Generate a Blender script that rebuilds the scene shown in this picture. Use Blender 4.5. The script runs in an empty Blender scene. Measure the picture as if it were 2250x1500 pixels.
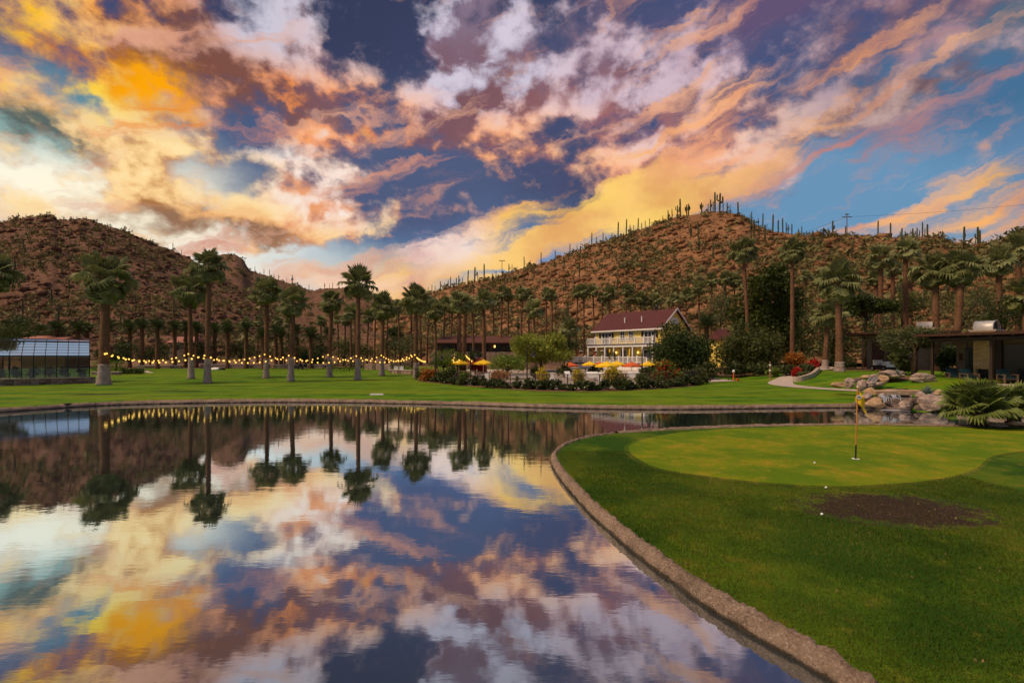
import bpy, bmesh, math, random
import numpy as np
from mathutils import Vector, Matrix, noise as mnoise

sc = bpy.context.scene
C = sc.collection
PI = math.pi; DENOISE = True
F, CX, HY, CH = 1060.0, 1125.0, 783.0, 3.2      # focal length (px of the 2250 px photograph), centre column, horizon row, eye height

# ------------------------------------------------------------------ camera, light, exposure
cam = bpy.data.cameras.new('camera'); cam_o = bpy.data.objects.new('camera', cam); C.objects.link(cam_o)
cam_o.location = (0, 0, CH); cam_o.rotation_euler = (PI/2, 0, 0)
cam.sensor_width = 36.0; cam.lens = F/2250*36; cam.shift_y = (HY-750)/2250
cam.clip_start = 0.1; cam.clip_end = 6000
sc.camera = cam_o
sc.view_settings.view_transform = 'Standard'; sc.view_settings.look = 'None'
sc.view_settings.gamma = 1; sc.view_settings.exposure = 0.0; sc.view_settings.use_curve_mapping = False
sc.cycles.max_bounces = 5; sc.cycles.diffuse_bounces = 2; sc.cycles.glossy_bounces = 3; sc.cycles.transparent_max_bounces = 8
sc.cycles.use_denoising = DENOISE; sc.cycles.use_adaptive_sampling = True; sc.cycles.adaptive_threshold = 0.02

SUN_AZ, SUN_EL = math.radians(-110), math.radians(50)     # azimuth from +Y towards +X
sun = bpy.data.lights.new('sun', 'SUN'); sun_o = bpy.data.objects.new('sun', sun); C.objects.link(sun_o)
sun.energy = 3.1; sun.angle = math.radians(15); sun.color = (1.0, 0.74, 0.47)
sun_o.rotation_euler = (PI/2-SUN_EL, 0, PI-SUN_AZ)

def lin(c):
    return tuple((x/255/12.92 if x <= 10 else ((x/255+0.055)/1.055)**2.4) for x in c)

# node helper
class NT:
    def __init__(s, tree): s.t = tree; s.n = tree.nodes; s.l = tree.links
    def new(s, typ, **kw):
        nd = s.n.new(typ)
        for k, v in kw.items(): setattr(nd, k, v)
        return nd
    def put(s, sock, v):
        if isinstance(v, bpy.types.NodeSocket): s.l.new(v, sock)
        elif v is not None:
            if isinstance(v, (tuple, list)) and len(v) == 3 and sock.type == 'RGBA': v = (*v, 1)
            sock.default_value = v
    def math(s, op, a, b=None, c=None, clamp=False):
        nd = s.new('ShaderNodeMath', operation=op, use_clamp=clamp)
        for i, v in enumerate((a, b, c)):
            if v is not None: s.put(nd.inputs[i], v)
        return nd.outputs[0]
    def vmath(s, op, a, b=None, scale=None):
        nd = s.new('ShaderNodeVectorMath', operation=op)
        s.put(nd.inputs[0], a)
        if b is not None: s.put(nd.inputs[1], b)
        if scale is not None: s.put(nd.inputs['Scale'], scale)
        return nd.outputs['Value'] if op in ('DOT_PRODUCT', 'LENGTH', 'DISTANCE') else nd.outputs[0]
    def noise(s, vec, scale, detail=4, rough=0.55, dist=0.0, lac=2.0):
        nd = s.new('ShaderNodeTexNoise'); nd.noise_dimensions = '3D'
        s.put(nd.inputs['Vector'], vec); nd.inputs['Scale'].default_value = scale; nd.inputs['Detail'].default_value = detail
        nd.inputs['Roughness'].default_value = rough; nd.inputs['Distortion'].default_value = dist; nd.inputs['Lacunarity'].default_value = lac
        return nd
    def mix(s, f, a, b, blend='MIX'):
        nd = s.new('ShaderNodeMix', data_type='RGBA', blend_type=blend)
        nd.clamp_factor = True
        s.put(nd.inputs[0], f); s.put(nd.inputs[6], a); s.put(nd.inputs[7], b)
        return nd.outputs[2]
    def step(s, v, a, b, c=0.0, d=1.0, smooth=True):
        nd = s.new('ShaderNodeMapRange', interpolation_type='SMOOTHSTEP' if smooth else 'LINEAR')
        s.put(nd.inputs['Value'], v)
        for k, x in zip(('From Min', 'From Max', 'To Min', 'To Max'), (a, b, c, d)): s.put(nd.inputs[k], x)
        return nd.outputs[0]
    def ramp(s, f, stops, interp='LINEAR'):
        nd = s.new('ShaderNodeValToRGB'); cr = nd.color_ramp; cr.interpolation = interp
        while len(cr.elements) < len(stops): cr.elements.new(0.5)
        for e, (p, c) in zip(cr.elements, stops): e.position = p; e.color = (*c[:3], 1)
        s.put(nd.inputs[0], f); return nd.outputs[0]
    def mapping(s, vec, loc=(0,0,0), rot=(0,0,0), scale=(1,1,1), typ='POINT'):
        nd = s.new('ShaderNodeMapping', vector_type=typ)
        s.put(nd.inputs[0], vec); nd.inputs[1].default_value = loc; nd.inputs[2].default_value = rot; nd.inputs[3].default_value = scale
        return nd.outputs[0]

# ------------------------------------------------------------------ world: Nishita base with banks of sunset cloud
def build_world():
    w = bpy.data.worlds.new('World'); sc.world = w; w.use_nodes = True
    t = w.node_tree; t.nodes.clear(); N = NT(t)
    tc = N.new('ShaderNodeTexCoord').outputs['Generated']
    dirv = N.vmath('NORMALIZE', tc)
    sep = N.new('ShaderNodeSeparateXYZ'); N.put(sep.inputs[0], dirv)
    x, y, z = sep.outputs
    z = N.math('ABSOLUTE', z)
    az = N.math('ARCTAN2', x, y); el = N.math('ARCSINE', z)
    comb = N.new('ShaderNodeCombineXYZ'); N.put(comb.inputs[0], az); N.put(comb.inputs[1], el); comb.inputs[2].default_value = 1.0
    ae = comb.outputs[0]
    # broad wobble of the coordinates, so that no bank of cloud has a plain outline
    wn = N.noise(N.vmath('MULTIPLY', dirv, (1, 1, 1.6)), 8.5, 5, 0.62)
    wob = N.vmath('SUBTRACT', wn.outputs['Color'], (0.5, 0.5, 0.5))
    aew = N.vmath('ADD', ae, N.vmath('MULTIPLY', wob, (0.24, 0.16, 0)))
    aes = N.vmath('ADD', ae, N.vmath('MULTIPLY', wob, (0.14, 0.08, 0)))
    # three spaces in which a bank of cloud is round: flat, gently tilted and combed along the wind
    spaces = {}
    def space(vec, key):
        if (id(vec), key) not in spaces:
            ang, asp = key; r = math.radians(ang); ca, sa = math.cos(r), math.sin(r)
            c = N.new('ShaderNodeCombineXYZ')
            N.put(c.inputs[0], N.vmath('DOT_PRODUCT', vec, (ca, sa, 0))); N.put(c.inputs[1], N.vmath('DOT_PRODUCT', vec, (-sa*asp, ca*asp, 0)))
            spaces[(id(vec), key)] = c.outputs[0]
        return spaces[(id(vec), key)]
    def blob(px, py, rx, key, st, vec):
        a = math.atan((px-CX)/F); e = math.atan((HY-py)/F*math.cos(a))
        ang, asp = key; r = math.radians(ang); ca, sa = math.cos(r), math.sin(r)
        R = rx/F*math.cos(a)**1.5
        d = N.vmath('DISTANCE', space(vec, key), (ca*a+sa*e, asp*(-sa*a+ca*e), 0))
        k = math.sqrt(st)
        m = N.math('MULTIPLY_ADD', d, -k/R, k, clamp=False)
        m = N.math('MAXIMUM', m, 0.0)
        return N.math('MULTIPLY', m, m)
    def field(base, blobs, vec):
        c = base
        for (px, py, rx, key, col, st) in blobs:
            c = N.mix(blob(px, py, rx, key, st, vec), c, (*lin(col), 1))
        return c
    # clear sky
    sky = N.new('ShaderNodeTexSky', sky_type='NISHITA'); sky.sun_disc = False
    sky.sun_elevation = math.radians(4); sky.sun_rotation = SUN_AZ; sky.altitude = 700; sky.air_density = 1.0; sky.dust_density = 1.5; sky.ozone_density = 2.5
    nish = N.vmath('SCALE', sky.outputs[0], scale=0.12)
    ramp = N.ramp(N.math('DIVIDE', el, 1.5), [(0.0, lin((214,196,176))), (0.05, lin((160,190,206))), (0.15, lin((98,138,174))), (0.30, lin((66,80,122))), (0.44, lin((58,62,100))), (0.70, lin((170,186,210))), (1.0, lin((194,206,222)))])
    clear = N.mix(0.85, nish, ramp)
    clear = field(clear, SKY, aes)
    # cloud density
    q = N.vmath('ADD', N.vmath('MULTIPLY', dirv, (1, 1, 1.25)), N.vmath('SCALE', wob, scale=0.03))
    n1 = N.noise(q, 7.4, 8, 0.55, 0.0).outputs['Fac']
    n1b = N.noise(N.vmath('ADD', q, (-0.012, 0.0, 0.034)), 7.4, 5, 0.55, 0.0).outputs['Fac']
    relief = N.math('SUBTRACT', n1, n1b)
    nf = N.noise(N.vmath('MULTIPLY', q, (1, 1, 1.15)), 26, 4, 0.55, 0.0).outputs['Fac']
    # long combed streaks, rising to the right
    sm = N.mapping(N.vmath('ADD', ae, N.vmath('MULTIPLY', wob, (0.10, 0.11, 0))), (0, 0, 0), (0, 0, math.radians(-17)), (1, 1, 1))
    n2 = N.noise(N.vmath('MULTIPLY', sm, (3.0, 24, 1)), 1.0, 6, 0.55, 0.1).outputs['Fac']
    def dens(base, blobs, vec):
        d = base
        for (px, py, rx, key, st) in blobs:
            d = N.math('ADD' if st > 0 else 'SUBTRACT', d, blob(px, py, rx, key, abs(st), vec))
        return d
    dA = dens(0.30, DENS, aew)
    puff = N.math('ADD', N.math('MULTIPLY_ADD', N.math('SUBTRACT', n1, 0.5), 3.2, dA), N.math('MULTIPLY', N.math('SUBTRACT', nf, 0.5), 0.85))
    covA = N.step(puff, 0.28, 0.96)
    dB = dens(0.0, STREAK, aes)
    covB = N.step(N.math('MULTIPLY_ADD', N.math('SUBTRACT', n2, 0.5), 5.0, dB), 0.12, 1.25)
    # colours
    lit = field((*lin((196,160,158)), 1), LIT, aew)
    shade = field((*lin((112,88,108)), 1), SHADE, aew)
    lf = N.math('ADD', N.math('MULTIPLY_ADD', relief, 8.5, 0.56), N.math('MULTIPLY', N.math('SUBTRACT', nf, 0.5), 1.1))
    thick = N.step(puff, 0.8, 1.6)
    lf = N.math('SUBTRACT', lf, N.math('MULTIPLY', thick, 0.3))
    ccol = N.mix(N.step(lf, -0.05, 1.05), shade, lit)
    rim = N.math('MULTIPLY', N.step(lf, 0.75, 1.4), 0.4)
    ccol = N.mix(rim, ccol, lit, 'SCREEN')
    out = N.mix(covA, clear, ccol)
    scol = field((*lin((228,170,140)), 1), SCOL, aes)
    scol = N.mix(N.step(n1, 0.32, 0.62), N.vmath('MULTIPLY', scol, (0.80, 0.64, 0.70)), scol)
    out = N.mix(N.math('MULTIPLY', covB, 0.96), out, scol)
    bg = N.new('ShaderNodeBackground'); N.put(bg.inputs[0], out); bg.inputs[1].default_value = 1.0
    o = N.new('ShaderNodeOutputWorld'); N.l.new(bg.outputs[0], o.inputs[0])
    w.cycles.sampling_method = 'MANUAL'; w.cycles.sample_map_resolution = 512

RO, FL, LG, ST, SH = (0, 1.0), (0, 2.0), (0, 4.5), (17, 4.5), (14, 2.2)   # round, flat, long, combed up to the right, tilted
SKY = [  # px, py, radius, shape, colour, strength
    (60, 430, 720, FL, (255,248,226), 2.4), (480, 560, 560, LG, (255,250,236), 2.2), (10, 335, 200, FL, (255,252,236), 2.0), (300, 470, 520, FL, (255,246,220), 1.6),
    (175, 200, 170, FL, (92,136,156), 1.5), (40, 270, 260, FL, (150,184,180), 1.6), (760, 590, 420, LG, (190,212,218), 1.6),
    (980, 480, 460, FL, (92,116,160), 1.0), (870, 630, 200, FL, (255,196,84), 2.2), (760, 620, 340, LG, (244,206,178), 1.4),
    (900, 60, 620, FL, (54,62,92), 3.0), (1280, 260, 620, FL, (70,76,108), 3.0), (850, 380, 480, FL, (80,92,126), 3.0),
    (1620, 150, 600, FL, (66,84,124), 2.8), (1850, 430, 640, FL, (104,148,184), 1.8), (2120, 170, 420, FL, (70,112,150), 2.4),
    (1250, 560, 400, LG, (108,142,184), 2.0), (2250, 30, 240, FL, (84,106,126), 1.6), (1700, 20, 560, LG, (98,82,116), 1.4),
]
DENS = [  # px, py, radius, shape, strength
    (330, 110, 620, FL, 0.62), (280, 170, 330, FL, 0.55), (560, 120, 330, RO, 0.45), (640, 20, 240, RO, 0.3), (1060, 150, 420, FL, 0.60), (1010, 120, 200, RO, 0.7), (1150, 130, 180, RO, 0.5), (1320, 90, 200, RO, 0.45),
    (1000, 310, 540, FL, 0.50), (710, 440, 300, FL, 0.85), (660, 350, 280, LG, 0.6), (150, 315, 520, LG, 0.6), (120, 370, 420, LG, 0.35), (250, 410, 560, LG, 0.10), (330, 460, 420, FL, 0.20), (60, 430, 320, FL, 0.24), (430, 520, 330, FL, 0.42), (120, 500, 260, FL, 0.25), (620, 560, 200, FL, 0.2),
    (620, 505, 200, FL, 0.7), (1420, 330, 460, FL, 0.60), (1650, 260, 360, FL, 0.50), (1560, 60, 320, FL, 0.42), (1850, 125, 300, FL, 0.6), (1480, 200, 260, FL, 0.3), (480, 340, 300, LG, 0.4),
    (1960, 225, 340, FL, 1.05), (2050, 30, 420, FL, 0.42), (2230, 130, 200, FL, 0.2),
    (870, 60, 260, RO, -0.75), (1240, 290, 320, LG, -0.60), (860, 385, 300, LG, -0.60), (1200, 405, 420, LG, -0.40), (175, 200, 100, FL, -0.3), (60, 250, 220, FL, 0.3), (820, 600, 460, LG, -0.8), (800, 570, 260, FL, -0.4),
    (1850, 440, 560, FL, -0.6), (2130, 130, 300, SH, -0.4), (1620, 190, 360, LG, -0.4), (460, 600, 420, LG, -0.5), (1480, 30, 150, RO, -0.2), (2200, 420, 400, FL, -0.5), (1200, 560, 400, FL, -0.5),
]
STREAK = [
    (1420, 430, 680, ST, 1.35), (1130, 550, 480, ST, 1.3), (1420, 410, 380, SH, 0.5), (1660, 360, 400, ST, 0.5), (1000, 570, 240, SH, 0.7), (1560, 330, 340, SH, 0.25), (1880, 320, 480, ST, 0.5), (2240, 400, 300, FL, 0.95), (2080, 395, 260, LG, 0.5), (2150, 495, 560, LG, 0.9),
    (960, 555, 170, SH, 0.7), (1700, 480, 460, LG, 0.5), (720, 600, 420, LG, 0.6), (900, 610, 260, LG, 0.4), (2230, 270, 220, SH, 0.5), (900, 480, 320, ST, 0.4), (300, 250, 420, ST, 0.3), (1000, 340, 460, ST, 0.3), (480, 420, 360, LG, 0.35),
]
LIT = [
    (150, 60, 620, FL, (252,156,44), 2.8), (300, 150, 320, FL, (255,206,120), 3.0), (280, 215, 240, FL, (255,208,12), 4.0), (390, 245, 240, LG, (255,200,6), 3.4),
    (80, 80, 240, FL, (255,176,30), 2.4), (520, 160, 360, RO, (206,144,116), 2.2), (630, 20, 230, RO, (186,182,200), 2.6), 
    (1000, 290, 520, FL, (252,172,118), 2.8), (760, 275, 340, LG, (252,150,76), 3.0), (660, 350, 380, LG, (230,212,206), 2.6), (700, 470, 360, FL, (255,200,142), 3.0), (700, 410, 220, FL, (248,224,212), 2.2),
    (220, 330, 540, LG, (226,156,72), 2.4), (60, 280, 220, FL, (150,152,136), 1.6), (280, 420, 560, FL, (255,214,150), 2.6), (480, 505, 400, LG, (240,180,120), 2.0),
    (1420, 320, 480, FL, (254,180,132), 2.6), (1480, 230, 340, FL, (208,182,194), 1.8), (1680, 260, 340, FL, (232,180,160), 2.0), (1950, 225, 340, FL, (176,146,140), 2.6), (1850, 130, 300, FL, (172,150,160), 2.2),
    (1550, 60, 340, FL, (174,150,170), 2.2), (2050, 30, 440, FL, (150,116,124), 2.2), (2200, 270, 240, FL, (226,150,104), 1.8), (1060, 100, 400, FL, (196,186,204), 3.0), (1340, 80, 230, RO, (196,172,186), 2.4),
]
SHADE = [
    (150, 120, 640, FL, (158,84,24), 2.8), (500, 180, 420, RO, (126,80,66), 2.4), (150, 325, 560, LG, (108,76,48), 3.0), (280, 440, 560, FL, (176,118,64), 2.6), (60, 265, 240, FL, (92,104,100), 2.0),
    (1050, 150, 520, FL, (134,116,138), 2.4), (1000, 310, 540, FL, (122,86,96), 2.8), (700, 460, 380, FL, (236,160,112), 3.0), (650, 355, 320, LG, (130,110,124), 2.2), (1420, 320, 500, FL, (176,112,106), 2.6),
    (1950, 235, 340, FL, (120,92,92), 2.4), (1700, 90, 600, FL, (98,86,112), 2.4), (460, 505, 400, LG, (150,112,86), 2.2), (290, 210, 280, FL, (252,166,10), 3.4), (90, 70, 260, FL, (214,124,20), 2.0),
]
SCOL = [
    (1420, 435, 760, ST, (255,186,74), 3.8), (1330, 475, 480, ST, (255,220,92), 3.4), (1150, 548, 500, ST, (255,206,116), 2.6), (1600, 300, 420, SH, (250,180,134), 1.8), (1950, 300, 640, ST, (196,146,138), 2.6),
    (2240, 400, 210, FL, (255,184,30), 3.2), (2060, 395, 280, FL, (226,180,142), 1.6), (2150, 495, 560, LG, (255,182,100), 2.6), (960, 545, 200, SH, (252,226,210), 2.2), (740, 600, 440, LG, (238,196,164), 2.4),
    (2230, 285, 260, SH, (232,156,110), 1.8), (300, 250, 420, ST, (240,150,60), 2.0),
]
build_world()

# ------------------------------------------------------------------ helpers
rng = np.random.default_rng(7); random.seed(7)

def PX(px, Y): return (px-CX)/F*Y
def PZ(py, Y): return CH-(py-HY)/F*Y
def interp(x, pts):
    xs, ys = zip(*pts); return np.interp(x, xs, ys)
def sstep(a, b, x):
    t = np.clip((np.asarray(x, float)-a)/(b-a), 0, 1); return t*t*(3-2*t)

def vnoise(x, y, seed=0):
    x = np.asarray(x, float); y = np.asarray(y, float)
    xi = np.floor(x).astype(np.int64); yi = np.floor(y).astype(np.int64); fx = x-xi; fy = y-yi
    fx = fx*fx*(3-2*fx); fy = fy*fy*(3-2*fy)
    def h(i, j):
        n = (i*374761393 + j*668265263 + seed*974634 + 1013904223) & 0x7fffffff
        n = ((n ^ (n >> 13))*1274126177) & 0x7fffffff
        return ((n ^ (n >> 16)) & 0xffff)/65535.0
    return (h(xi, yi)*(1-fx)+h(xi+1, yi)*fx)*(1-fy)+(h(xi, yi+1)*(1-fx)+h(xi+1, yi+1)*fx)*fy
def fbm(x, y, o=5, seed=0, g=0.5):
    s = 0; a = 1; t = 0
    for i in range(o):
        s = s+a*vnoise(x*2**i+i*17.3, y*2**i-i*9.1, seed+i); t += a; a *= g
    return s/t

def np_mesh(name, V, Fc, mat=None, smooth=False, tint=None):
    V = np.asarray(V, np.float32).reshape(-1, 3); Fc = np.asarray(Fc, np.int32)
    me = bpy.data.meshes.new(name); k = Fc.shape[1]
    me.vertices.add(len(V)); me.vertices.foreach_set('co', V.ravel())
    me.loops.add(Fc.size); me.loops.foreach_set('vertex_index', Fc.ravel())
    me.polygons.add(len(Fc)); me.polygons.foreach_set('loop_start', np.arange(0, Fc.size, k, dtype=np.int32))
    me.polygons.foreach_set('loop_total', np.full(len(Fc), k, np.int32))
    if smooth: me.polygons.foreach_set('use_smooth', np.ones(len(Fc), bool))
    if tint is not None:
        at = me.attributes.new('tint', 'FLOAT', 'POINT'); at.data.foreach_set('value', np.asarray(tint, np.float32))
    if mat: me.materials.append(mat)
    me.update(calc_edges=True); me.validate()
    return me

def link(name, me, parent=None, loc=None, rot=None, scale=None):
    o = bpy.data.objects.new(name, me); C.objects.link(o)
    if parent: o.parent = parent
    if loc is not None: o.location = loc
    if rot is not None: o.rotation_euler = rot
    if scale is not None: o.scale = scale if hasattr(scale, '__len__') else (scale,)*3
    return o
def tag(o, label, cat, group=None):
    o['label'] = label; o['category'] = cat
    if group: o['group'] = group
    return o
def thing(name, label, cat, loc=(0, 0, 0), rotz=0, group=None):
    o = bpy.data.objects.new(name, None); C.objects.link(o); o.empty_display_size = 0.2
    o.location = loc; o.rotation_euler = (0, 0, rotz)
    return tag(o, label, cat, group)
def copy_tree(o, parent=None):
    c = o.copy(); C.objects.link(c)
    if parent: c.parent = parent
    for ch in [k for k in o.children]: copy_tree(ch, c)
    return c
def struct(o): o['kind'] = 'structure'; return o
def stuff(o, label, cat):
    o['kind'] = 'stuff'; o['label'] = label; o['category'] = cat; return o

class MB:
    """collects polygons; .build links them as one mesh object"""
    def __init__(s): s.v = []; s.f = []
    def add(s, vs, fs):
        b = len(s.v); s.v += [tuple(v) for v in vs]; s.f += [tuple(i+b for i in f) for f in fs]; return s
    def box(s, x0, x1, y0, y1, z0, z1):
        return s.add([(x0,y0,z0),(x1,y0,z0),(x1,y1,z0),(x0,y1,z0),(x0,y0,z1),(x1,y0,z1),(x1,y1,z1),(x0,y1,z1)],
                     [(0,3,2,1),(4,5,6,7),(0,1,5,4),(1,2,6,5),(2,3,7,6),(3,0,4,7)])
    def quad(s, a, b, c, d): return s.add([a, b, c, d], [(0, 1, 2, 3)])
    def tube(s, pts, rad, n=8, cap=True):
        pts = [Vector(p) for p in pts]; rings = []
        if not hasattr(rad, '__len__'): rad = [rad]*len(pts)
        up = Vector((0.0, 0.0, 1.0)); b = len(s.v)
        for i, p in enumerate(pts):
            t = (pts[min(i+1, len(pts)-1)]-pts[max(i-1, 0)]).normalized()
            ref = up if abs(t.z) < 0.9 else Vector((0, 1, 0))
            a1 = t.cross(ref).normalized(); a2 = a1.cross(t)
            for k in range(n):
                an = 2*PI*k/n; s.v.append(tuple(p+(a1*math.cos(an)+a2*math.sin(an))*rad[i]))
        for i in range(len(pts)-1):
            for k in range(n):
                k2 = (k+1) % n; s.f.append((b+i*n+k, b+i*n+k2, b+(i+1)*n+k2, b+(i+1)*n+k))
        if cap:
            s.f.append(tuple(b+k for k in range(n))[::-1]); s.f.append(tuple(b+(len(pts)-1)*n+k for k in range(n)))
        return s
    def lathe(s, prof, n=12, c=(0, 0, 0), cap=True):
        b = len(s.v)
        for r, z in prof:
            for k in range(n):
                an = 2*PI*k/n; s.v.append((c[0]+r*math.cos(an), c[1]+r*math.sin(an), c[2]+z))
        for i in range(len(prof)-1):
            for k in range(n):
                k2 = (k+1) % n; s.f.append((b+i*n+k, b+i*n+k2, b+(i+1)*n+k2, b+(i+1)*n+k))
        if cap: s.f.append(tuple(b+k for k in range(n))[::-1]); s.f.append(tuple(b+(len(prof)-1)*n+k for k in range(n)))
        return s
    def mesh(s, name, mat, smooth=False):
        me = bpy.data.meshes.new(name); me.from_pydata(s.v, [], s.f)
        if mat: me.materials.append(mat)
        if smooth: me.polygons.foreach_set('use_smooth', np.ones(len(s.f), bool))
        me.update(); return me
    def build(s, name, mat, parent=None, smooth=False, **kw): return link(name, s.mesh(name, mat, smooth), parent, **kw)

# ------------------------------------------------------------------ materials
def mat_nodes(name):
    m = bpy.data.materials.new(name); m.use_nodes = True; N = NT(m.node_tree); N.n.clear()
    o = N.new('ShaderNodeOutputMaterial'); p = N.new('ShaderNodeBsdfPrincipled'); N.l.new(p.outputs[0], o.inputs[0])
    return m, N, p, o
def plain(name, col, rough=0.6, var=0.15, scale=6.0, metal=0.0, bump=0.0, spec=0.3):
    """a painted / woven / metal surface: base colour with soft blotches of wear"""
    m, N, p, o = mat_nodes(name)
    g = N.new('ShaderNodeNewGeometry').outputs['Position']
    n = N.noise(g, scale, 4, 0.6).outputs['Fac']
    N.put(p.inputs['Base Color'], N.mix(N.step(n, 0.3, 0.7), tuple(c*(1-var) for c in col), tuple(min(1, c*(1+var)) for c in col)))
    p.inputs['Roughness'].default_value = rough; p.inputs['Metallic'].default_value = metal; p.inputs['Specular IOR Level'].default_value = spec
    if bump:
        b = N.new('ShaderNodeBump'); b.inputs['Strength'].default_value = bump; b.inputs['Distance'].default_value = 0.02
        N.put(b.inputs['Height'], N.noise(g, scale*5, 4, 0.6).outputs['Fac']); N.put(p.inputs['Normal'], b.outputs[0])
    return m
def leafy(name, dark, light, rough=0.6, trans=0.25):
    """foliage: every leaf keeps its own shade through the 'tint' attribute"""
    m, N, p, o = mat_nodes(name)
    at = N.new('ShaderNodeAttribute', attribute_name='tint').outputs['Fac']
    ob = N.new('ShaderNodeObjectInfo').outputs['Random']
    f = N.math('ADD', N.math('MULTIPLY', at, 0.8), N.math('MULTIPLY', ob, 0.2))
    c = N.mix(f, dark, light); N.put(p.inputs['Base Color'], c)
    p.inputs['Roughness'].default_value = rough; p.inputs['Specular IOR Level'].default_value = 0.25
    tr = N.new('ShaderNodeBsdfTranslucent'); N.put(tr.inputs[0], c)
    mx = N.new('ShaderNodeMixShader'); mx.inputs[0].default_value = trans
    N.l.new(p.outputs[0], mx.inputs[1]); N.l.new(tr.outputs[0], mx.inputs[2]); N.l.new(mx.outputs[0], o.inputs[0])
    return m
def emitter(name, col, strength):
    m, N, p, o = mat_nodes(name)
    e = N.new('ShaderNodeEmission'); e.inputs[0].default_value = (*col, 1); e.inputs[1].default_value = strength
    N.l.new(e.outputs[0], o.inputs[0]); return m

def grass_mat(name, c0, c1, c2, patch=0.5, band=0.0, dirt=None):
    m, N, p, o = mat_nodes(name)
    g = N.new('ShaderNodeNewGeometry').outputs['Position']
    n1 = N.noise(N.vmath('MULTIPLY', g, (1, 1, 0)), 0.45, 5, 0.62).outputs['Fac']
    n2 = N.noise(g, 3.0, 4, 0.6).outputs['Fac']
    n3 = N.noise(g, 38.0, 3, 0.7).outputs['Fac']
    c = N.mix(N.step(n1, 0.40, 0.60), c0, c1)
    c = N.mix(N.math('MULTIPLY', N.step(N.math('ADD', N.math('MULTIPLY', n1, 0.45), N.math('MULTIPLY', n2, 0.55)), 0.50, 0.66), patch), c, c2)
    if band:   # mowing stripes
        w = N.noise(N.vmath('MULTIPLY', g, (0.05, 0.55, 0)), 1.0, 2, 0.5).outputs['Fac']
        c = N.mix(N.math('MULTIPLY', N.step(w, 0.42, 0.58), band), c, c2)
    c = N.mix(N.step(n3, 0.25, 0.75), N.vmath('MULTIPLY', c, (0.55, 0.6, 0.5)), N.vmath('MULTIPLY', c, (1.25, 1.2, 1.2)))
    if dirt:
        for (x, y, rx, ry, ang, edge) in dirt:
            mp = N.mapping(g, (x, y, 0), (0, 0, ang), (rx, ry, 1), 'TEXTURE')
            mp = N.vmath('MULTIPLY', mp, (1, 1, 0))
            r = N.math('ADD', N.vmath('LENGTH', mp), N.math('MULTIPLY', N.math('SUBTRACT', N.noise(g, 2.2, 7, 0.72).outputs['Fac'], 0.5), 1.7))
            sp = N.noise(g, 30.0, 3, 0.7).outputs['Fac']
            soil = N.mix(N.step(sp, 0.35, 0.7), (0.020, 0.012, 0.008), (0.075, 0.048, 0.032))
            c = N.mix(N.step(N.math('MULTIPLY_ADD', N.math('SUBTRACT', sp, 0.5), 0.5, r), 1.0, 1.0-edge), c, soil)
    N.put(p.inputs['Base Color'], c); p.inputs['Roughness'].default_value = 0.85; p.inputs['Specular IOR Level'].default_value = 0.1
    b = N.new('ShaderNodeBump'); b.inputs['Strength'].default_value = 0.7; b.inputs['Distance'].default_value = 0.03
    N.put(b.inputs['Height'], N.noise(g, 24.0, 4, 0.75).outputs['Fac']); N.put(p.inputs['Normal'], b.outputs[0])
    return m
def rock_mat(name, a, b_, c_, s1=0.12, s2=1.2, bump=0.8, dist=0.3, wet=False):
    m, N, p, o = mat_nodes(name)
    g = N.new('ShaderNodeNewGeometry').outputs['Position']
    n1 = N.noise(g, s1, 6, 0.65).outputs['Fac']; n2 = N.noise(N.vmath('MULTIPLY', g, (1, 1, 1.6)), s2, 6, 0.7).outputs['Fac']
    c = N.mix(N.step(n1, 0.36, 0.64), a, b_); c = N.mix(N.step(n2, 0.48, 0.68), c, c_)
    c = N.mix(N.step(n2, 0.44, 0.30), c, N.vmath('MULTIPLY', a, (0.42, 0.4, 0.42)) if False else tuple(x*0.4 for x in a))
    if wet:   # dark algae stain up to the splash line
        sz = N.new('ShaderNodeSeparateXYZ'); N.put(sz.inputs[0], g)
        st = N.step(N.math('ADD', sz.outputs[2], N.math('MULTIPLY', N.math('SUBTRACT', n1, 0.5), 0.12)), 0.075, 0.025)
        c = N.mix(N.math('MULTIPLY', st, 0.85), c, (0.022, 0.020, 0.013))
        c = N.mix(N.math('MULTIPLY', N.step(N.noise(g, 1.1, 3, 0.6).outputs['Fac'], 0.5, 0.7), 0.4), c, (0.11, 0.085, 0.062))
    N.put(p.inputs['Base Color'], c); p.inputs['Roughness'].default_value = 0.9; p.inputs['Specular IOR Level'].default_value = 0.15
    b = N.new('ShaderNodeBump'); b.inputs['Strength'].default_value = bump; b.inputs['Distance'].default_value = dist
    N.put(b.inputs['Height'], n2); N.put(p.inputs['Normal'], b.outputs[0])
    return m
def glass_mat(name, tintc, refl, rough=0.02):
    m, N, p, o = mat_nodes(name)
    gl = N.new('ShaderNodeBsdfGlossy'); gl.inputs['Roughness'].default_value = rough; gl.inputs[0].default_value = (0.9, 0.95, 1, 1)
    tr = N.new('ShaderNodeBsdfTransparent'); tr.inputs[0].default_value = (*tintc, 1)
    lw = N.new('ShaderNodeLayerWeight'); lw.inputs[0].default_value = 0.5
    f = N.step(lw.outputs['Facing'], 0.1, 0.95, refl[0], refl[1], smooth=False)
    mx = N.new('ShaderNodeMixShader'); N.put(mx.inputs[0], f); N.l.new(tr.outputs[0], mx.inputs[1]); N.l.new(gl.outputs[0], mx.inputs[2])
    N.l.new(mx.outputs[0], o.inputs[0]); return m
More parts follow.
